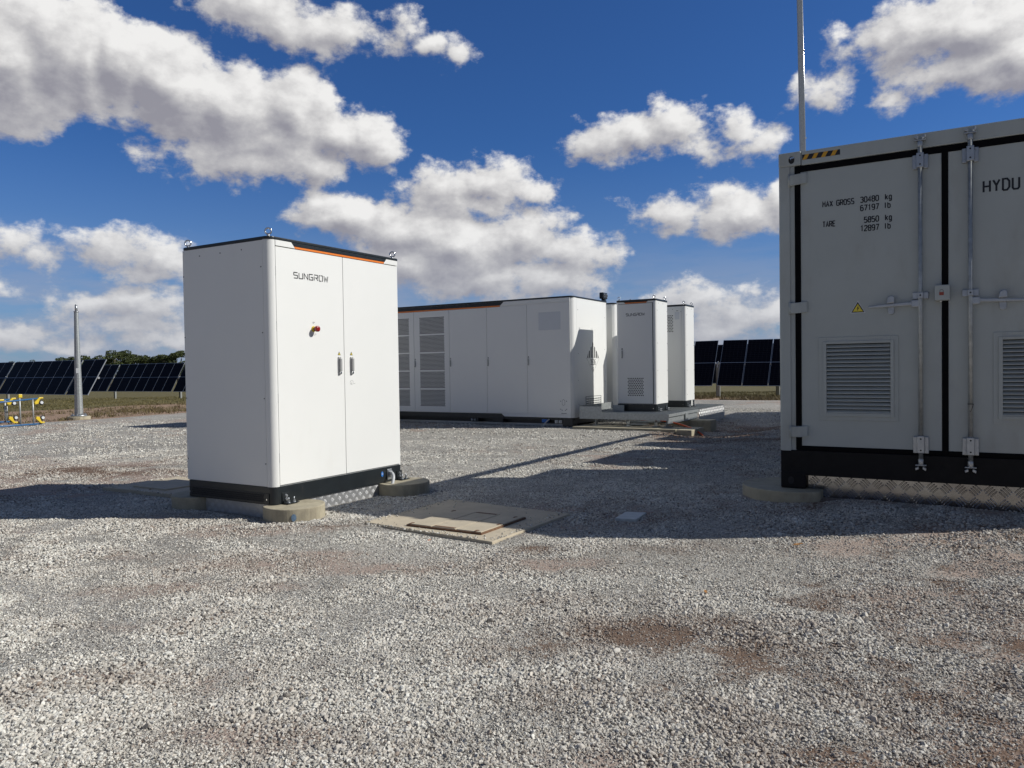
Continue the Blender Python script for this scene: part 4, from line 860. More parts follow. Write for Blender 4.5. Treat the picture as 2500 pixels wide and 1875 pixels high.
# ------------------------------------------------------------------ inspection pit
def pit():
    x0, x1, y0, y1 = -4.05, -2.775, 4.375, 5.60
    t = thing('pit_surround', 'pale concrete slab around a pit cover, half in shadow', 'pit', ((x0+x1)/2, (y0+y1)/2, 0))
    mb = MB(); mb.prism([(x0, y0+.10, -.06), (x1-.005, y0-.015, -.06), (x1+.03, y1-.10, -.06), (x0+.01, y1+.02, -.06)], (0, 0, .086)); mb.build('slab', slabm, t, .006)
    cx0, cx1, cy0, cy1 = -3.64, -2.965, 4.505, 5.14
    mb = MB(); mb.box(cx0-.006, cx1+.006, cy0-.006, cy1+.006, .015, .040); rim = mb.build('cover_rim', rusty, t, .003)
    n = 0
    for i in range(3):
        for j in range(2):
            a = cx0+(cx1-cx0)*i/3+.005; b_ = cx0+(cx1-cx0)*(i+1)/3-.005; c_ = cy0+(cy1-cy0)*j/2+.005; d_ = cy0+(cy1-cy0)*(j+1)/2-.005
            mb = MB(); mb.box(a, b_, c_, d_, .034, .046); mb.build('cover_panel', slabm, t, .0015)
    mb = MB()
    for (a, b_, c_, d_) in ((-3.40, -3.21, 4.515, 4.545), (-3.40, -3.21, 5.095, 5.125)): mb.box(a, b_, c_, d_, .043, .0475)
    for (a, b_) in ((-3.615, 4.54), (-3.02, 4.54), (-3.615, 5.09), (-3.02, 5.09), (-2.99, 4.80)): mb.cyl((a, b_, .043), (a, b_, .0475), .016, 12); mb.box(a-.008, a+.008, b_-.035, b_, .043, .0477)
    mb.build('lifting_slot', rusty, t)
pit()
mb = MB(); mb.prism([(-2.352, 5.500, 0), (-2.185, 5.540, 0), (-2.215, 5.830, 0), (-2.378, 5.790, 0)], (0, 0, .024)); o = mb.build('paving_tile', tilem, None, .003)
o['label'] = 'small square grey tile lying on shaded gravel'; o['category'] = 'tile'
def backslab():
    t = thing('ground_slab', 'concrete slab half in shadow behind the left side of the large white cabinet', 'slab', (-7.1, 5.0, 0))
    mb = MB(); mb.prism([(-7.75, 4.55, -.05), (-6.5, 4.60, -.05), (-6.45, 5.45, -.05), (-7.72, 5.42, -.05)], (0, 0, .085)); mb.build('slab', slabm, t, .006)
    mb = MB(); mb.box(-7.45, -6.9, 4.70, 5.20, .030, .050); mb.build('cover', slabm, t, .003)
backslab()
# ------------------------------------------------------------------ poles
def left_pole():
    x, y = -21.227, 11.849; z = float(hz(x, y))
    t = thing('steel_pole', 'tapered galvanised steel pole on a round concrete foot, no lamp', 'pole', (x, y, z))
    mb = MB(); mb.cyl((x, y, z-.1), (x, y, z+.10), .30, 40, .285); mb.build('footing', concr, t, .02)
    mb = MB(); mb.cyl((x, y, z+.10), (x, y, z+.135), .20, 24); mb.build('flange', galv2, t)
    for i in range(8):
        a = 2*PI*i/8; mb = MB(); mb.cyl((x+.165*math.cos(a), y+.165*math.sin(a), z+.135), (x+.165*math.cos(a), y+.165*math.sin(a), z+.18), .02, 6); mb.build('anchor_bolt', galv2, t)
    zt = 2.96
    z1 = z+.155; zs = 1.10+z*0
    mb = MB(); mb.cyl((x, y, z1), (x, y, zs), .112, 12, .092); mb.cyl((x, y, zs), (x, y, zs+.012), .096, 12, .096); mb.cyl((x, y, zs+.012), (x, y, zt), .089, 12, .056)
    for f in mb.b.faces: f.smooth = False
    sh = mb.build('shaft', galv, t)
    mb = MB(); mb.cyl((x, y, zt), (x, y, zt+.02), .066, 16); mb.cyl((x, y, zt+.02), (x, y, zt+.20), .036, 16, .032); mb.cyl((x, y, zt+.20), (x, y, zt+.215), .020, 12); mb.build('spigot', galv2, t)
    mb = MB(); d_ = Vector((.80, -.60, 0)); c = Vector((x, y, 1.32))+d_*.094; r_ = Vector((.6, .8, 0))
    mb.prism([c-r_*.03-Z0*.07, c+r_*.03-Z0*.07, c+r_*.03+Z0*.07, c-r_*.03+Z0*.07], d_*.004); mb.build('sticker', paper, t)
left_pole()
def mast():
    k = 1.62; x, y = -2.795*k, 17.0*k
    t = thing('lightning_mast', 'tall thin galvanised mast rising behind the grey container', 'mast', (x, y, 0))
    tx = x-.26
    mb = MB(); 
    a0 = Vector((x, y, -.05)); a1 = Vector((tx, y, 18.5)); a = YAW
    u, v = R0, F0
    def ring(c, h, k): return [c+u*h-v*h*k, c+u*h+v*h*k, c-u*h+v*h*k, c-u*h-v*h*k]
    b0, b1 = [mb.b.verts.new(p) for p in ring(a0, .058*k, .6)], [mb.b.verts.new(p) for p in ring(a1, .046*k, .6)]
    for i in range(4): mb.b.faces.new((b0[i], b0[(i+1) % 4], b1[(i+1) % 4], b1[i]))
    mb.b.faces.new(b1); mb.b.faces.new(b0[::-1]); sh = mb.build('shaft', galv, t, .004)
    mb = MB(); mb.tube([a0+u*.064*k-v*.02, a1+u*.052*k-v*.02], .016, 8); mb.build('earth_cable', steel, t)
    for h in (3, 6, 9, 12, 15):
        mb = MB(); c = a0.lerp(a1, h/18.5); mb.tube([c+u*.05*k-v*.02, c+u*.076*k-v*.02], .03, 8); mb.build('clamp', steel, t)
mast()
# ------------------------------------------------------------------ blue and yellow scaffold base lying at the left edge
def rack():
    t = thing('scaffold_frame', 'blue and yellow wheeled scaffold frame with grey uprights at the edge of the gravel', 'scaffold', (-19.4, 9.3, 0))
    X = -19.35
    def tb(name, pts, r, m_): mb = MB(); mb.tube(pts, r, 10); return mb.build(name, m_, t)
    tb('blue_tube', [(X, 8.2, .60), (X, 9.25, .650)], .022, bluep); tb('blue_tube', [(X+.35, 8.1, .555), (X+.35, 9.72, .66)], .020, bluep)
    tb('blue_tube', [(X, 8.2, .145), (X, 9.22, .120)], .020, bluep); tb('blue_tube', [(X+.35, 8.2, .040), (X+.35, 9.72, .045)], .021, bluep)
    for (x, y, z1, z0, r) in ((X, 9.085, .65, .12, .020), (X, 9.125, .62, .14, .015), (X+.35, 9.24, .74, .05, .018), (X+.35, 9.53, .66, .04, .018), (X, 8.55, .64, .1, .018)):
        tb('upright', [(x, y, z0), (x, y-.01, z1)], r, tubeg)
    def brk(x, y, z, s):
        mb = MB(); mb.prism([(x, y, z-.03*s), (x, y+.015, z-.085*s), (x, y+.085, z-.07*s), (x, y+.115, z+.025*s), (x, y+.145, z+.05*s), (x, y+.20, z+.05*s), (x, y+.20, z+.085*s), (x, y+.11, z+.085*s), (x, y+.07, z+.04*s)], (.05, 0, 0)); b_ = mb.build('yellow_bracket', yellow, t, .006)
        yw, zw = y+.16, z-.045*s
        mb = MB(); mb.torus((x+.03, yw, zw), (0, 1, 0), (0, 0, 1), .043, .013, 24, 8); mb.build('tyre', ink, b_)
        mb = MB(); mb.cyl((x+.005, yw, zw), (x+.06, yw, zw), .034, 16); mb.build('rim', paper, b_)
    brk(X+.35, 9.54, .60, 1); brk(X+.35, 9.56, .145, -1); brk(X, 9.10, .60, 1); brk(X, 9.13, .165, -1)
    mb = MB(); mb.box(X+.32, X+.38, 9.20, 9.28, .69, .77); mb.build('yellow_clamp', yellow, t, .008)
    mb = MB(); mb.box(X-.03, X+.03, 8.95, 9.05, .62, .66); mb.build('yellow_clamp', yellow, t, .008)
rack()
# ------------------------------------------------------------------ solar trackers
MODW, MODH = 1.10, 2.40
def module_mesh():
    mb = MB(); w, h = MODW/2, MODH/2
    mb.box(-w, w, -.016, .016, -h, h); fr = mb
    me = bpy.data.meshes.new('panel_frame'); fr.b.to_mesh(me); fr.b.free(); me.materials.append(frame_m)
    b = bmesh.new(); uvl = b.loops.layers.uv.new('UVMap')
    for (z0, z1) in ((-h+.022, -.011), (.011, h-.022)):
        vs = [b.verts.new((x, -.0185, z)) for x, z in ((-w+.014, z0), (w-.014, z0), (w-.014, z1), (-w+.014, z1))]
        f = b.faces.new(vs)
        for l, uv in zip(f.loops, ((0, 0), (1, 0), (1, .5), (0, .5))): l[uvl].uv = uv
    b.normal_update()
    for f in b.faces:
        if f.normal.y > 0: f.normal_flip()
    m2 = bpy.data.meshes.new('glass'); b.to_mesh(m2); b.free(); m2.materials.append(pv)
    return me, m2
PF, PG = module_mesh()
TILT = math.radians(29.5)
def tracker(xs, y, z0, dz, label, posts, right_end=False):
    """xs: module centre positions; y: bottom edge distance; z0: height of the bottom edge at xs[0], dz slope"""
    yc = y+math.sin(TILT)*MODH/2
    zc = lambda x: z0+dz*(x-xs[0])+math.cos(TILT)*MODH/2
    gz = lambda x: float(hz(x, yc))
    t = thing('solar_tracker', label, 'solar panels', (xs[len(xs)//2], yc, gz(xs[0])), 'rows of dark solar panels beyond the gravel')
    L = t.location
    for x in xs:
        o = bpy.data.objects.new('solar_panel', PF); COL.objects.link(o); o.parent = t
        o.location = Vector((x, yc, zc(x)))-L; o.rotation_euler = (-TILT, -math.atan(dz), 0)
        g_ = bpy.data.objects.new('glass', PG); COL.objects.link(g_); g_.parent = o
    xa, xb = min(xs)-.6, max(xs)+.6
    n_ = Vector((0, math.cos(TILT), -math.sin(TILT)))
    mb = MB(); o_ = n_*.10
    mb.tube([Vector((xa, yc, zc(xa)))+o_, Vector((xb, yc, zc(xb)))+o_], .065, 8); mb.build('torque_tube', frame_m, t)
    for x in posts:
        g0 = gz(x); c = Vector((x, yc, zc(x)))+o_
        mb = MB(); mb.box(x-.085, x+.085, c.y-.006, c.y+.006, g0-.2, c.z-.05); mb.box(x-.085, x-.077, c.y-.06, c.y+.06, g0-.2, c.z-.05); mb.box(x+.077, x+.085, c.y-.06, c.y+.06, g0-.2, c.z-.05); mb.build('post', postm, t)
        mb = MB(); mb.torus(c, (0, 1, 0), (0, 0, 1), .10, .025, 16, 6); mb.box(x-.03, x+.03, c.y-.10, c.y+.04, c.z-.16, c.z+.02); mb.build('bearing', galv2, t)
        # end rails beside the gap
    ups = Vector((0, math.sin(TILT), math.cos(TILT)))
    srt = sorted(xs)
    gaps = [a+MODW/2 for a, b_ in zip(srt, srt[1:]) if b_-a > 1.3]+[a-MODW/2 for b_, a in zip(srt, srt[1:]) if a-b_ > 1.3]
    gaps += [srt[-1]+MODW/2] if right_end else []
    for x in gaps:
        mb = MB(); c = Vector((x+(.02 if x in gaps[-1:] and right_end else 0), yc, zc(x))); a, b_ = c-ups*MODH/2-Vector((0, .02, 0)), c+ups*MODH/2-Vector((0, .02, 0))
        mb.prism([a, a+Vector((.025, 0, 0)), b_+Vector((.025, 0, 0)), b_], n_*.05); mb.build('end_rail', galv2, t)
P_ = 1.128
def seq(start, groups, step=-1, gap=.20):
    xs, x = [], start
    for n in groups:
        for i in range(n): xs.append(x+step*MODW/2); x += step*P_
        x += step*gap
    return xs, x
xs, _ = seq(-43.85, [2, 7, 4]); tracker(xs, 25.0, -.008, .0, 'short dark solar panel row at the far left, ending behind the steel pole', [-43.85-2*P_-.1, -43.85-9*P_-.3], True)
xs, _ = seq(-49.0, [7, 5]); tracker(xs, 34.0, -.145, .002, 'solar panel row seen between the steel pole and the large white cabinet', [-49.0-7*P_-.1, -48.88])
xs2, _ = seq(-48.78, [6], 1); tracker(xs2, 34.0, -.145, .002, 'solar panels of the second row half hidden behind the large white cabinet', [-40.5])
xs, _ = seq(-9.70, [6]); tracker(xs, 34.0, .270, .004, 'solar panels left of the gap, beside the slim white cabinets', [-9.60])
xs, _ = seq(-9.47, [7, 3], 1); tracker(xs, 34.0, .270, -.004, 'solar panels right of the gap, running behind the grey container', [-9.60+8.2])
xs, _ = seq(-17.5, [7, 7], 1); tracker(xs, 40.0, .23, 0, 'solar panel row behind, glimpsed through the gap between two tables', [-13.0, -8.16])
# ------------------------------------------------------------------ trees far off
def tree(x, y, h, wd, label, seed, mat, flat=.55, nclump=26):
    r = random.Random(seed); z = float(hz(x, y))
    t = thing('tree', label, 'tree', (x, y, z), 'far trees along the horizon')
    mb = MB(); mb.tube([(x, y, z-.2), (x+.2, y, z+h*.3), (x-.1, y+.2, z+h*.6)], [.35, .26, .14], 8)
    for i in range(5):
        a = r.uniform(0, 2*PI); mb.tube([(x, y, z+h*.3), (x+wd*.2*math.cos(a), y+wd*.2*math.sin(a), z+h*.52), (x+wd*.36*math.cos(a), y+wd*.36*math.sin(a), z+h*.72)], [.16, .1, .04], 6)
    mb.build('trunk', bark, t)
    V, Fc = [], []
    for c in range(nclump):
        a = r.uniform(0, 2*PI); q = math.sqrt(r.random()); cz = z+h*(.30+.56*r.random())
        k = 1-.5*abs((cz-z)/h-.6); cx_, cy_ = x+wd*.42*q*k*math.cos(a), y+wd*.42*q*k*math.sin(a); cr = wd*r.uniform(.13, .22)
        for i in range(230):
            u_, v_ = r.uniform(-1, 1), r.uniform(0, 2*PI); s_ = math.sqrt(1-u_*u_); rr = cr*(.72+.34*r.random())
            p = Vector((cx_+rr*s_*math.cos(v_), cy_+rr*s_*math.sin(v_), cz+rr*u_*flat))
            n_ = Vector((r.gauss(0, 1), r.gauss(0, 1), r.gauss(0, 1)+.6)).normalized(); e1 = n_.orthogonal().normalized(); e2 = n_.cross(e1); L = r.uniform(.12, .26)*wd/7
            b_ = len(V); V += [p+e1*L, p+e2*L*.6, p-e1*L, p-e2*L*.6]; Fc.append((b_, b_+1, b_+2, b_+3))
    me = bpy.data.meshes.new('crown'); me.from_pydata([v-t.location for v in V], [], Fc); me.materials.append(mat)
    o = bpy.data.objects.new('crown', me); COL.objects.link(o); o.parent = t
def polar(az_px, D):
    # direction of an image column at the horizon, then distance
    a = (az_px-1250)/1834.25; d = (F0+R0*a); return d*D
TL = ['leftmost of the dark round trees on the horizon, just left of the steel pole', 'low broad tree right behind the steel pole', 'tall dark tree right of the steel pole', 'tall narrow dark tree touching its left neighbour above the panel gap',
      'lower spreading tree in the middle of the tree line', 'small rounded tree above the second panel row', 'dark tree two places left of the large white cabinet', 'tall tree cut off by the edge of the large white cabinet']
for i, (u, D, h, wd) in enumerate(((161, 150, 4.95, 4.3), (217, 152, 5.0, 5.8), (267, 146, 5.9, 4.2), (300, 149, 6.1, 3.6), (334, 152, 5.4, 4.6), (372, 150, 4.8, 4.2), (404, 148, 5.3, 3.8), (436, 147, 5.7, 4.2))):
    p = polar(u, D); tree(p.x, p.y, h*1.27, wd*1.30, TL[i], 40+i, fol)
for i, (u, D, h, wd, lb) in enumerate(((28, 330, 6.9, 9, 'pale far bush at the left end of the horizon'), (50, 320, 7.5, 9, 'pale rounded far tree left of the small twin tree'), (78, 310, 8.2, 5, 'tiny far tree with a gap in its crown, left of the dark tree line'), (91, 315, 8.0, 5, 'tiny far tree just right of its twin near the left edge'))):
    p = polar(u, D); tree(p.x, p.y, h*1.15, wd, lb, 70+i, folfar, .6, 10)
# ------------------------------------------------------------------ ground sheet
def axis(lo, hi, a, b_, fine, grow=1.22):
    v = list(np.arange(a, b_+1e-6, fine)); s = fine; x = a
    L = []
    while x > lo: s *= grow; x -= s; L.append(x)
    s = fine; x = b_; R_ = []
    while x < hi: s *= grow; x += s; R_.append(x)
    return np.array(L[::-1]+v+R_)
ax_ = np.unique(np.concatenate([axis(-2500, 2500, -24, 5, .10)])); ay_ = np.unique(np.concatenate([axis(-1200, 3500, -2, 29, .10)]))
GX, GY = np.meshgrid(ax_, ay_, indexing='ij'); GZ = hz(GX, GY)
nx, ny = GX.shape
co = np.stack([GX, GY, GZ], -1).reshape(-1, 3).astype(np.float32)
ii, jj = np.meshgrid(np.arange(nx-1), np.arange(ny-1), indexing='ij'); q = (ii*ny+jj).ravel()
fc = np.stack([q, q+ny, q+ny+1, q+1], -1).astype(np.int32)
me = bpy.data.meshes.new('ground'); me.vertices.add(len(co)); me.vertices.foreach_set('co', co.ravel())
me.loops.add(fc.size); me.loops.foreach_set('vertex_index', fc.ravel()); me.polygons.add(len(fc))
me.polygons.foreach_set('loop_start', np.arange(0, fc.size, 4, dtype=np.int32)); me.polygons.foreach_set('loop_total', np.full(len(fc), 4, np.int32))
me.polygons.foreach_set('use_smooth', np.ones(len(fc), bool)); me.update()
def attr(me, name, v): a = me.attributes.new(name, 'FLOAT', 'POINT'); a.data.foreach_set('value', np.asarray(v, np.float32).ravel())
D0, D1 = dirt(GX, GY); dxp = np.maximum(0, -20.2-GX); dyp = np.maximum(0, GY-26.2)
gm = ss(np.maximum(dxp/21, dyp/8.5)+.9*(fbm(GX, GY, .35, 30, 5)-.5), .75, 1.15)
attr(me, 'pad', padmask(GX, GY)); attr(me, 'dust', D0); attr(me, 'earth', D1); attr(me, 'grass', gm)
ground = bpy.data.objects.new('ground', me); COL.objects.link(ground); ground['kind'] = 'structure'
gmat, T, b = newmat('gravel_ground')
pos = T.n('ShaderNodeNewGeometry').outputs['Position']
def A(n): x = T.n('ShaderNodeAttribute'); x.attribute_name = n; return x.outputs['Fac']
def vor(scale, feat='F1', vec=pos):
    x = T.n('ShaderNodeTexVoronoi'); x.feature = feat; x.inputs['Scale'].default_value = scale; T.put(x.inputs['Vector'], vec); return x
wv = T.vm('ADD', pos, T.vm('MULTIPLY', T.vm('SUBTRACT', T.noise(pos, 60, 2, .5, 'Color'), (.5, .5, .5)), (.012, .012, .012)))
v1 = vor(78, vec=wv); v2 = vor(150, vec=wv); v3 = vor(34, vec=wv)
sc1 = T.n('ShaderNodeSeparateXYZ'); T.put(sc1.inputs[0], v1.outputs['Color']); sc2 = T.n('ShaderNodeSeparateXYZ'); T.put(sc2.inputs[0], v2.outputs['Color']); sc3 = T.n('ShaderNodeSeparateXYZ'); T.put(sc3.inputs[0], v3.outputs['Color'])
rmp = T.n('ShaderNodeValToRGB'); T.put(rmp.inputs[0], T.math('ADD', T.math('MULTIPLY', sc1.outputs[0], .6), T.math('MULTIPLY', sc2.outputs[0], .4)))
e = rmp.color_ramp.elements; e[0].position = .1; e[0].color = (.17, .155, .135, 1); e[1].position = .95; e[1].color = (.80, .785, .73, 1)
x_ = e.new(.5); x_.color = (.49, .465, .415, 1)
stone = T.mix(T.math('MULTIPLY', sc3.outputs[0], .18), rmp.outputs[0], (.60, .57, .52, 1))
big = T.noise(pos, .55, 4, .6)
stone = T.mix(T.sstep(big, .35, .65, 0., .35), stone, (.30, .285, .265, 1), blend='MULTIPLY')
fine = T.noise(pos, 300, 3, .6)
dustc = T.mix(fine, (.27, .185, .145, 1), (.46, .36, .30, 1)); earthc = T.mix(fine, (.085, .050, .030, 1), (.20, .125, .085, 1))
brk = T.noise(pos, 38, 4, .65)
stone = T.mix(T.sstep(T.noise(pos, 24, 4, .6), .42, .66, .0, .34), stone, (.33, .275, .225, 1))
d0 = T.sstep(T.math('ADD', A('dust'), T.math('MULTIPLY', T.math('SUBTRACT', brk, .5), 1.1)), .28, .75, 0, .78)
d1 = T.sstep(T.math('ADD', A('earth'), T.math('MULTIPLY', T.math('SUBTRACT', brk, .5), 1.2)), .22, .62, 0, .92)
padc = T.mix(d1, T.mix(d0, stone, dustc), earthc)
# soil and grass beyond the gravel
sn = T.noise(T.vm('MULTIPLY', pos, (1, .35, 1)), 1.6, 6, .65)
soil = T.mix(sn, (.24, .155, .105, 1), (.44, .31, .22, 1))
soil = T.mix(T.sstep(T.noise(pos, 5, 5, .7), .56, .70, 0, .65), soil, (.10, .085, .035, 1))
gcol = T.mix(T.noise(pos, 2.2, 6, .7), (.055, .055, .018, 1), (.22, .18, .085, 1))
offc = T.mix(T.sstep(T.math('ADD', A('grass'), T.math('MULTIPLY', T.math('SUBTRACT', T.noise(pos, 3, 5, .7), .5), .9)), .35, .65), soil, gcol)
pm_ = T.sstep(T.math('ADD', A('pad'), T.math('MULTIPLY', T.math('SUBTRACT', brk, .5), .5)), .4, .6)
T.put(b.inputs['Base Color'], T.mix(pm_, offc, padc)); b.inputs['Roughness'].default_value = .85; b.inputs['Specular IOR Level'].default_value = .25
hgt = T.math('ADD', T.math('MULTIPLY', T.sstep(v1.outputs['Distance'], 0., .55, 1., 0.), .010), T.math('MULTIPLY', T.sstep(v2.outputs['Distance'], 0., .55, 1., 0.), .004))
hgt = T.math('ADD', hgt, T.math('MULTIPLY', T.sstep(v3.outputs['Distance'], 0., .5, 1., 0.), T.math('MULTIPLY', sc3.outputs[1], .014)))
flat_ = T.math('SUBTRACT', 1, T.math('MULTIPLY', T.math('MAXIMUM', d0, d1), .75))
hgt = T.math('MULTIPLY', hgt, flat_)
hgt = T.mix(pm_, T.math('MULTIPLY', T.noise(pos, 9, 6, .7), .05), hgt, 'FLOAT')
bp = T.n('ShaderNodeBump'); bp.inputs['Strength'].default_value = 1.0; bp.inputs['Distance'].default_value = 1.0; T.put(bp.inputs['Height'], hgt); T.put(b.inputs['Normal'], bp.outputs[0])
me.materials.append(gmat)
# ------------------------------------------------------------------ loose gravel
FOOT = [(-6.03, -4.87, 4.29, 6.0), (-4.05, -2.78, 4.36, 5.60), (-2.37, -2.19, 5.50, 5.82), (-1.32, 1.14, 6.70, 12.7), (-7.74, -6.45, 4.56, 5.43)]
DISC = [(-4.80, 4.45, .26), (-4.79, 5.87, .27), (-6.03, 4.48, .265), (-1.25, 6.88, .48)]
def scatter(r0, r1, dens, smin, smax, half=50):
    a0 = math.radians(half); n = int(a0*(r1*r1-r0*r0)*dens)
    r = np.sqrt(rng.random(n)*(r1*r1-r0*r0)+r0*r0); a = (rng.random(n)*2-1)*a0
    f_, s_ = r*np.cos(a), r*np.sin(a)
    x = R0.x*s_+F0.x*f_; y = R0.y*s_+F0.y*f_
    ok = np.ones(n, bool)
    for (a_, b_, c_, d_) in FOOT: ok &= ~((x > a_) & (x < b_) & (y > c_) & (y < d_))
    for (cx, cy, rr) in DISC: ok &= (x-cx)**2+(y-cy)**2 > rr*rr
    ok &= (x > -20.3+.3*(vnoise(x, y, 2, 3)-.5)) & (y < 26.2)
    x, y = x[ok], y[ok]; d0, d1 = dirt(x, y)
    cl = fbm(x, y, 3.2, 17, 4)                       # loose piles and trodden places
    keep = rng.random(len(x)) < np.clip(.30+1.7*ss(cl, .34, .62), 0, 1)*(1-.48*np.clip(np.maximum(d0, d1), 0, 1))
    x, y, d0, d1, cl = x[keep], y[keep], d0[keep], d1[keep], cl[keep]
    s = smin+(smax-smin)*rng.random(len(x))**2.6; s *= .74+.5*ss(cl, .38, .68)
    s[rng.random(len(x)) < .006] *= 1.7
    return x, y, s, np.clip(np.maximum(d0*.55, d1), 0, 1)
def strewn(n, x0, x1, y0, y1, smin, smax):
    u, v = rng.random(n), rng.random(n); e = np.minimum(np.minimum(u, 1-u)*(x1-x0), np.minimum(v, 1-v)*(y1-y0))
    ok = rng.random(n) < np.exp(-e/.035)+.012; x, y = x0+u[ok]*(x1-x0), y0+v[ok]*(y1-y0)
    return x, y, smin+(smax-smin)*rng.random(len(x))**2, np.zeros(len(x))
slab_pts = [strewn(5200, -4.05, -2.78, 4.38, 5.60, .004, .010), strewn(1500, -7.74, -6.46, 4.56, 5.43, .006, .012)]
slab_n = sum(len(p[0]) for p in slab_pts)
parts_ = slab_pts+[scatter(1.7, 3.4, 31000, .0035, .0098), scatter(3.4, 5.5, 15500, .0045, .0104), scatter(5.5, 8.5, 6200, .0062, .0120, 42), scatter(8.5, 13, 2100, .0085, .0140, 40), scatter(13, 22, 300, .011, .018, 38)]
X_ = np.concatenate([p[0] for p in parts_]); Y_ = np.concatenate([p[1] for p in parts_]); S_ = np.concatenate([p[2] for p in parts_]); E_a = np.concatenate([p[3] for p in parts_])
# stones banked along slab edges so that they overlap the concrete a little
Zs = hz(X_, Y_)+S_*(.05+.5*rng.random(len(S_))**2); Zs[:slab_n] = .028+S_[:slab_n]*.3; Zs[:slab_n][X_[:slab_n] < -6] += .008
me = bpy.data.meshes.new('gravel'); me.vertices.add(len(X_)); me.vertices.foreach_set('co', np.stack([X_, Y_, Zs], -1).astype(np.float32).ravel()); me.update()
attr(me, 'size', S_); tone = np.clip(rng.normal(.5, .26, len(X_)), 0, 1); E_a = np.clip(E_a+(rng.random(len(X_)) < .03)*.8, 0, 1); attr(me, 'tone', tone); attr(me, 'soiled', E_a)
gravel = bpy.data.objects.new('gravel', me); COL.objects.link(gravel); gravel['kind'] = 'stuff'
gravel['label'] = 'pale crushed stone gravel lying over the whole yard'; gravel['category'] = 'gravel'
smat, T, b = newmat('crushed_stone')
def AI(n):
    x = T.n('ShaderNodeAttribute'); x.attribute_name = n; x.attribute_type = 'INSTANCER'; return x.outputs['Fac']
rm = T.n('ShaderNodeValToRGB'); T.put(rm.inputs[0], AI('tone')); e = rm.color_ramp.elements
e[0].position = 0; e[0].color = (.07, .065, .06, 1); e[1].position = 1; e[1].color = (.82, .795, .73, 1)
for p_, c_ in ((.25, (.35, .325, .285, 1)), (.5, (.60, .585, .53, 1)), (.62, (.62, .56, .485, 1)), (.8, (.73, .715, .655, 1))): x_ = e.new(p_); x_.color = c_
pos = T.n('ShaderNodeNewGeometry').outputs['Position']
cc = T.mix(T.sstep(T.noise(pos, 140, 3, .6), .3, .7, 0, .35), rm.outputs[0], (.72, .695, .63, 1))
cc = T.mix(T.math('MULTIPLY', AI('soiled'), .72), cc, (.17, .105, .070, 1))
T.put(b.inputs['Base Color'], cc); b.inputs['Roughness'].default_value = .75; b.inputs['Specular IOR Level'].default_value = .3
ng = bpy.data.node_groups.new('scatter_stones', 'GeometryNodeTree')
ng.interface.new_socket('Geometry', in_out='INPUT', socket_type='NodeSocketGeometry'); ng.interface.new_socket('Geometry', in_out='OUTPUT', socket_type='NodeSocketGeometry')
N = NT(ng); gi = N.n('NodeGroupInput'); go = N.n('NodeGroupOutput')
join = N.n('GeometryNodeJoinGeometry')
for k in range(9):
    ic = N.n('GeometryNodeMeshIcoSphere'); ic.inputs['Radius'].default_value = 1.0; ic.inputs['Subdivisions'].default_value = 2
    sp_ = N.n('GeometryNodeSetPosition'); N.put(sp_.inputs['Geometry'], ic.outputs[0])
    ps = N.n('GeometryNodeInputPosition').outputs[0]
    # chop the ball into a crushed angular shape: pull points onto a few random planes
    out = ps
    r_ = random.Random(100+k)
    for j in range(7):
        n_ = Vector((r_.gauss(0, 1), r_.gauss(0, 1), r_.gauss(0, 1))).normalized(); dd = r_.uniform(.38, .72)
        over = N.math('MAXIMUM', N.math('SUBTRACT', N.vm('DOT_PRODUCT', out, tuple(n_), out=1), dd), 0)
        x = N.n('ShaderNodeVectorMath', operation='SCALE'); x.inputs[0].default_value = tuple(n_); N.put(x.inputs['Scale'], over)
        out = N.vm('SUBTRACT', out, x.outputs[0])
    out = N.vm('MULTIPLY', out, (r_.uniform(.75, 1.0), r_.uniform(.9, 1.3), r_.uniform(.6, .85)))
    N.put(sp_.inputs['Position'], out)
    ss_ = N.n('GeometryNodeSetShadeSmooth'); N.put(ss_.inputs['Geometry'], sp_.outputs[0]); ss_.inputs['Shade Smooth'].default_value = False
    mt = N.n('GeometryNodeSetMaterial'); N.put(mt.inputs['Geometry'], ss_.outputs[0]); mt.inputs['Material'].default_value = smat
    gt = N.n('GeometryNodeGeometryToInstance'); N.put(gt.inputs[0], mt.outputs[0]); ng.links.new(gt.outputs[0], join.inputs[0])
iop = N.n('GeometryNodeInstanceOnPoints'); N.put(iop.inputs['Points'], gi.outputs[0]); N.put(iop.inputs['Instance'], join.outputs[0]); iop.inputs['Pick Instance'].default_value = True
ri = N.n('FunctionNodeRandomValue'); ri.data_type = 'INT'; ri.inputs[4].default_value = 0; ri.inputs[5].default_value = 8; N.put(iop.inputs['Instance Index'], ri.outputs[2])
rr = N.n('FunctionNodeRandomValue'); rr.data_type = 'FLOAT_VECTOR'; rr.inputs[0].default_value = (-.7, -.7, 0); rr.inputs[1].default_value = (.7, .7, 6.28)
e2r = N.n('FunctionNodeEulerToRotation'); N.put(e2r.inputs[0], rr.outputs[0]); N.put(iop.inputs['Rotation'], e2r.outputs[0])
na = N.n('GeometryNodeInputNamedAttribute'); na.data_type = 'FLOAT'; na.inputs['Name'].default_value = 'size'; N.put(iop.inputs['Scale'], na.outputs['Attribute'])
N.put(go.inputs[0], iop.outputs[0])
md = gravel.modifiers.new('stones', 'NODES'); md.node_group = ng
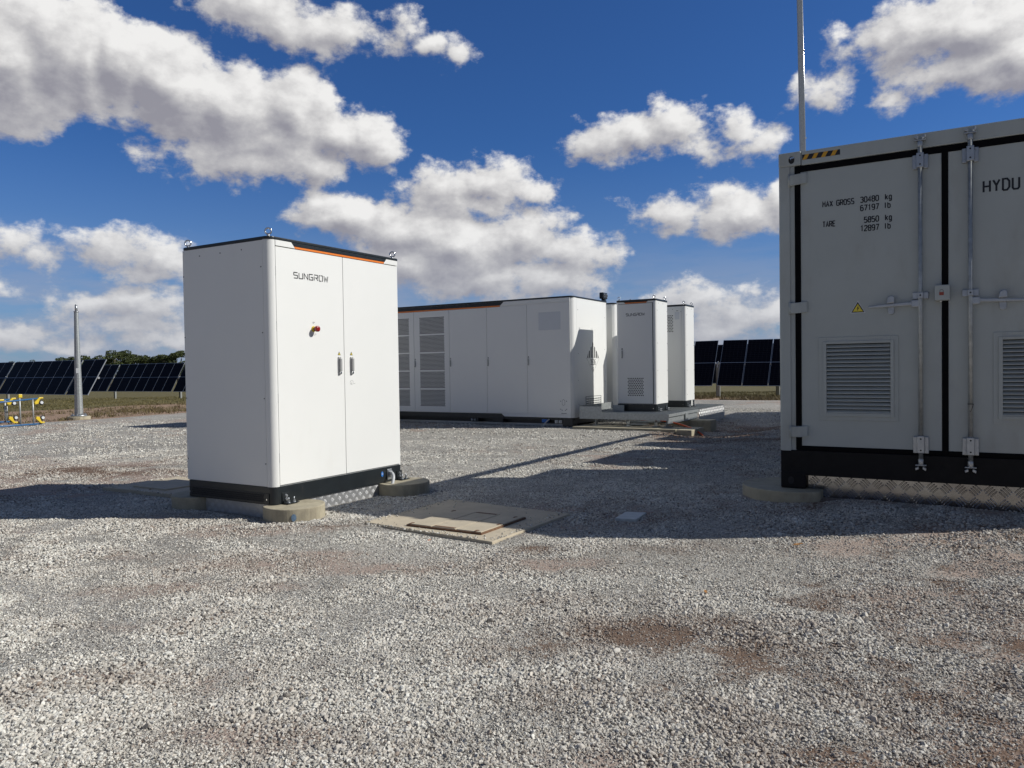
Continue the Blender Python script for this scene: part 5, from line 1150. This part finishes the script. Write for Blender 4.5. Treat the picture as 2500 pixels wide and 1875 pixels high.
# ------------------------------------------------------------------ grass and weeds beyond the pad
def blades(name, label, X, Y, H, nb, spread, mat, cat):
    n = len(X); k = nb; x = np.repeat(X, k)+rng.normal(0, 1, n*k)*np.repeat(spread, k); y = np.repeat(Y, k)+rng.normal(0, 1, n*k)*np.repeat(spread, k)
    z = hz(x, y)-.01; h = np.repeat(H, k)*rng.uniform(.5, 1.1, n*k); a = rng.uniform(0, 2*PI, n*k); w = h*rng.uniform(.07, .16, n*k); lean = rng.normal(0, .45, (2, n*k))*h
    p0 = np.stack([x-np.cos(a)*w, y-np.sin(a)*w, z], -1); p1 = np.stack([x+np.cos(a)*w, y+np.sin(a)*w, z], -1); p2 = np.stack([x+lean[0], y+lean[1], z+h], -1)
    V = np.stack([p0, p1, p2], 1).reshape(-1, 3).astype(np.float32); m = n*k
    me = bpy.data.meshes.new(name); me.vertices.add(3*m); me.vertices.foreach_set('co', V.ravel()); me.loops.add(3*m); me.loops.foreach_set('vertex_index', np.arange(3*m, dtype=np.int32)); me.polygons.add(m)
    me.polygons.foreach_set('loop_start', np.arange(0, 3*m, 3, dtype=np.int32)); me.polygons.foreach_set('loop_total', np.full(m, 3, np.int32)); me.update(); me.materials.append(mat)
    o = bpy.data.objects.new(name, me); COL.objects.link(o); o['kind'] = 'stuff'; o['label'] = label; o['category'] = cat
def field(n, f0, f1, a0, a1, test):
    f = np.sqrt(rng.random(n)*(f1*f1-f0*f0)+f0*f0); t_ = a0+(a1-a0)*rng.random(n); s_ = f*t_
    x = R0.x*s_+F0.x*f; y = R0.y*s_+F0.y*f; ok = test(x, y); return x[ok], y[ok]
def isgrass(x, y):
    dx = np.maximum(0, -20.2-x); dy = np.maximum(0, y-26.2); return rng.random(len(x)) < ss(np.maximum(dx/21, dy/8.5)+.9*(fbm(x, y, .35, 30, 5)-.5), .7, 1.1)*(.12+1.0*ss(fbm(x, y, .9, 3, 4), .45, .62))
x1_, y1_ = field(16000, 24, 62, -.72, -.42, isgrass); x2_, y2_ = field(9000, 26, 50, .22, .37, isgrass)
gx_, gy_ = np.concatenate([x1_, x2_]), np.concatenate([y1_, y2_])
blades('grass', 'rough green and straw grass under and before the solar panels', gx_, gy_, rng.uniform(.03, .13, len(gx_)), 7, np.full(len(gx_), .16), grassm, 'grass')
def issoil(x, y):
    dx = -20.2-x; dy = y-26.2; d = np.maximum(dx, dy); return (d > .25) & (d < 18) & (fbm(x, y, .8, 41, 4) > .54)
x1_, y1_ = field(4200, 19, 46, -.72, -.40, issoil); x2_, y2_ = field(4500, 25, 37, .2, .37, issoil)
wx_, wy_ = np.concatenate([x1_, x2_]), np.concatenate([y1_, y2_])
blades('weeds', 'low dry weeds scattered over the bare soil beside the gravel', wx_, wy_, rng.uniform(.04, .16, len(wx_)), 8, np.full(len(wx_), .07), weedm, 'weeds')
# ------------------------------------------------------------------ small litter on the gravel
def leaf(x, y, s, a, mat, label, name, cat):
    z = float(hz(x, y))+.022; mb = MB(); u = Vector((math.cos(a), math.sin(a), .15)); v = Vector((-math.sin(a), math.cos(a), .1)); c = Vector((x, y, z))
    pts = [(-1, 0, 0), (-.5, .42, .12), (.2, .48, .05), (.7, .28, .15), (1, 0, .1), (.6, -.3, .2), (0, -.46, .06), (-.6, -.36, .14)]
    vs = [mb.b.verts.new(c+u*p[0]*s+v*p[1]*s+Z0*p[2]*s) for p in pts]; ce = mb.b.verts.new(c+Z0*s*.02)
    for i in range(8): mb.b.faces.new((vs[i], vs[(i+1) % 8], ce))
    o = mb.build(name, mat); sl = o.modifiers.new('thick', 'SOLIDIFY'); sl.thickness = .0015; o['label'] = label; o['category'] = cat
leaf(-.93, 5.25, .035, .4, leafm, 'curled tan leaf on the gravel just in front of the container shadow', 'dry_leaf', 'leaf')
leaf(-3.20, 4.20, .014, 1.1, leafr, 'tiny orange scrap on the gravel in front of the pit slab', 'plastic_scrap', 'scrap')
leaf(-1.17, 3.95, .018, 2.0, leafm, 'small tan leaf lying on open gravel right of the brown earth patch', 'dry_leaf', 'leaf')
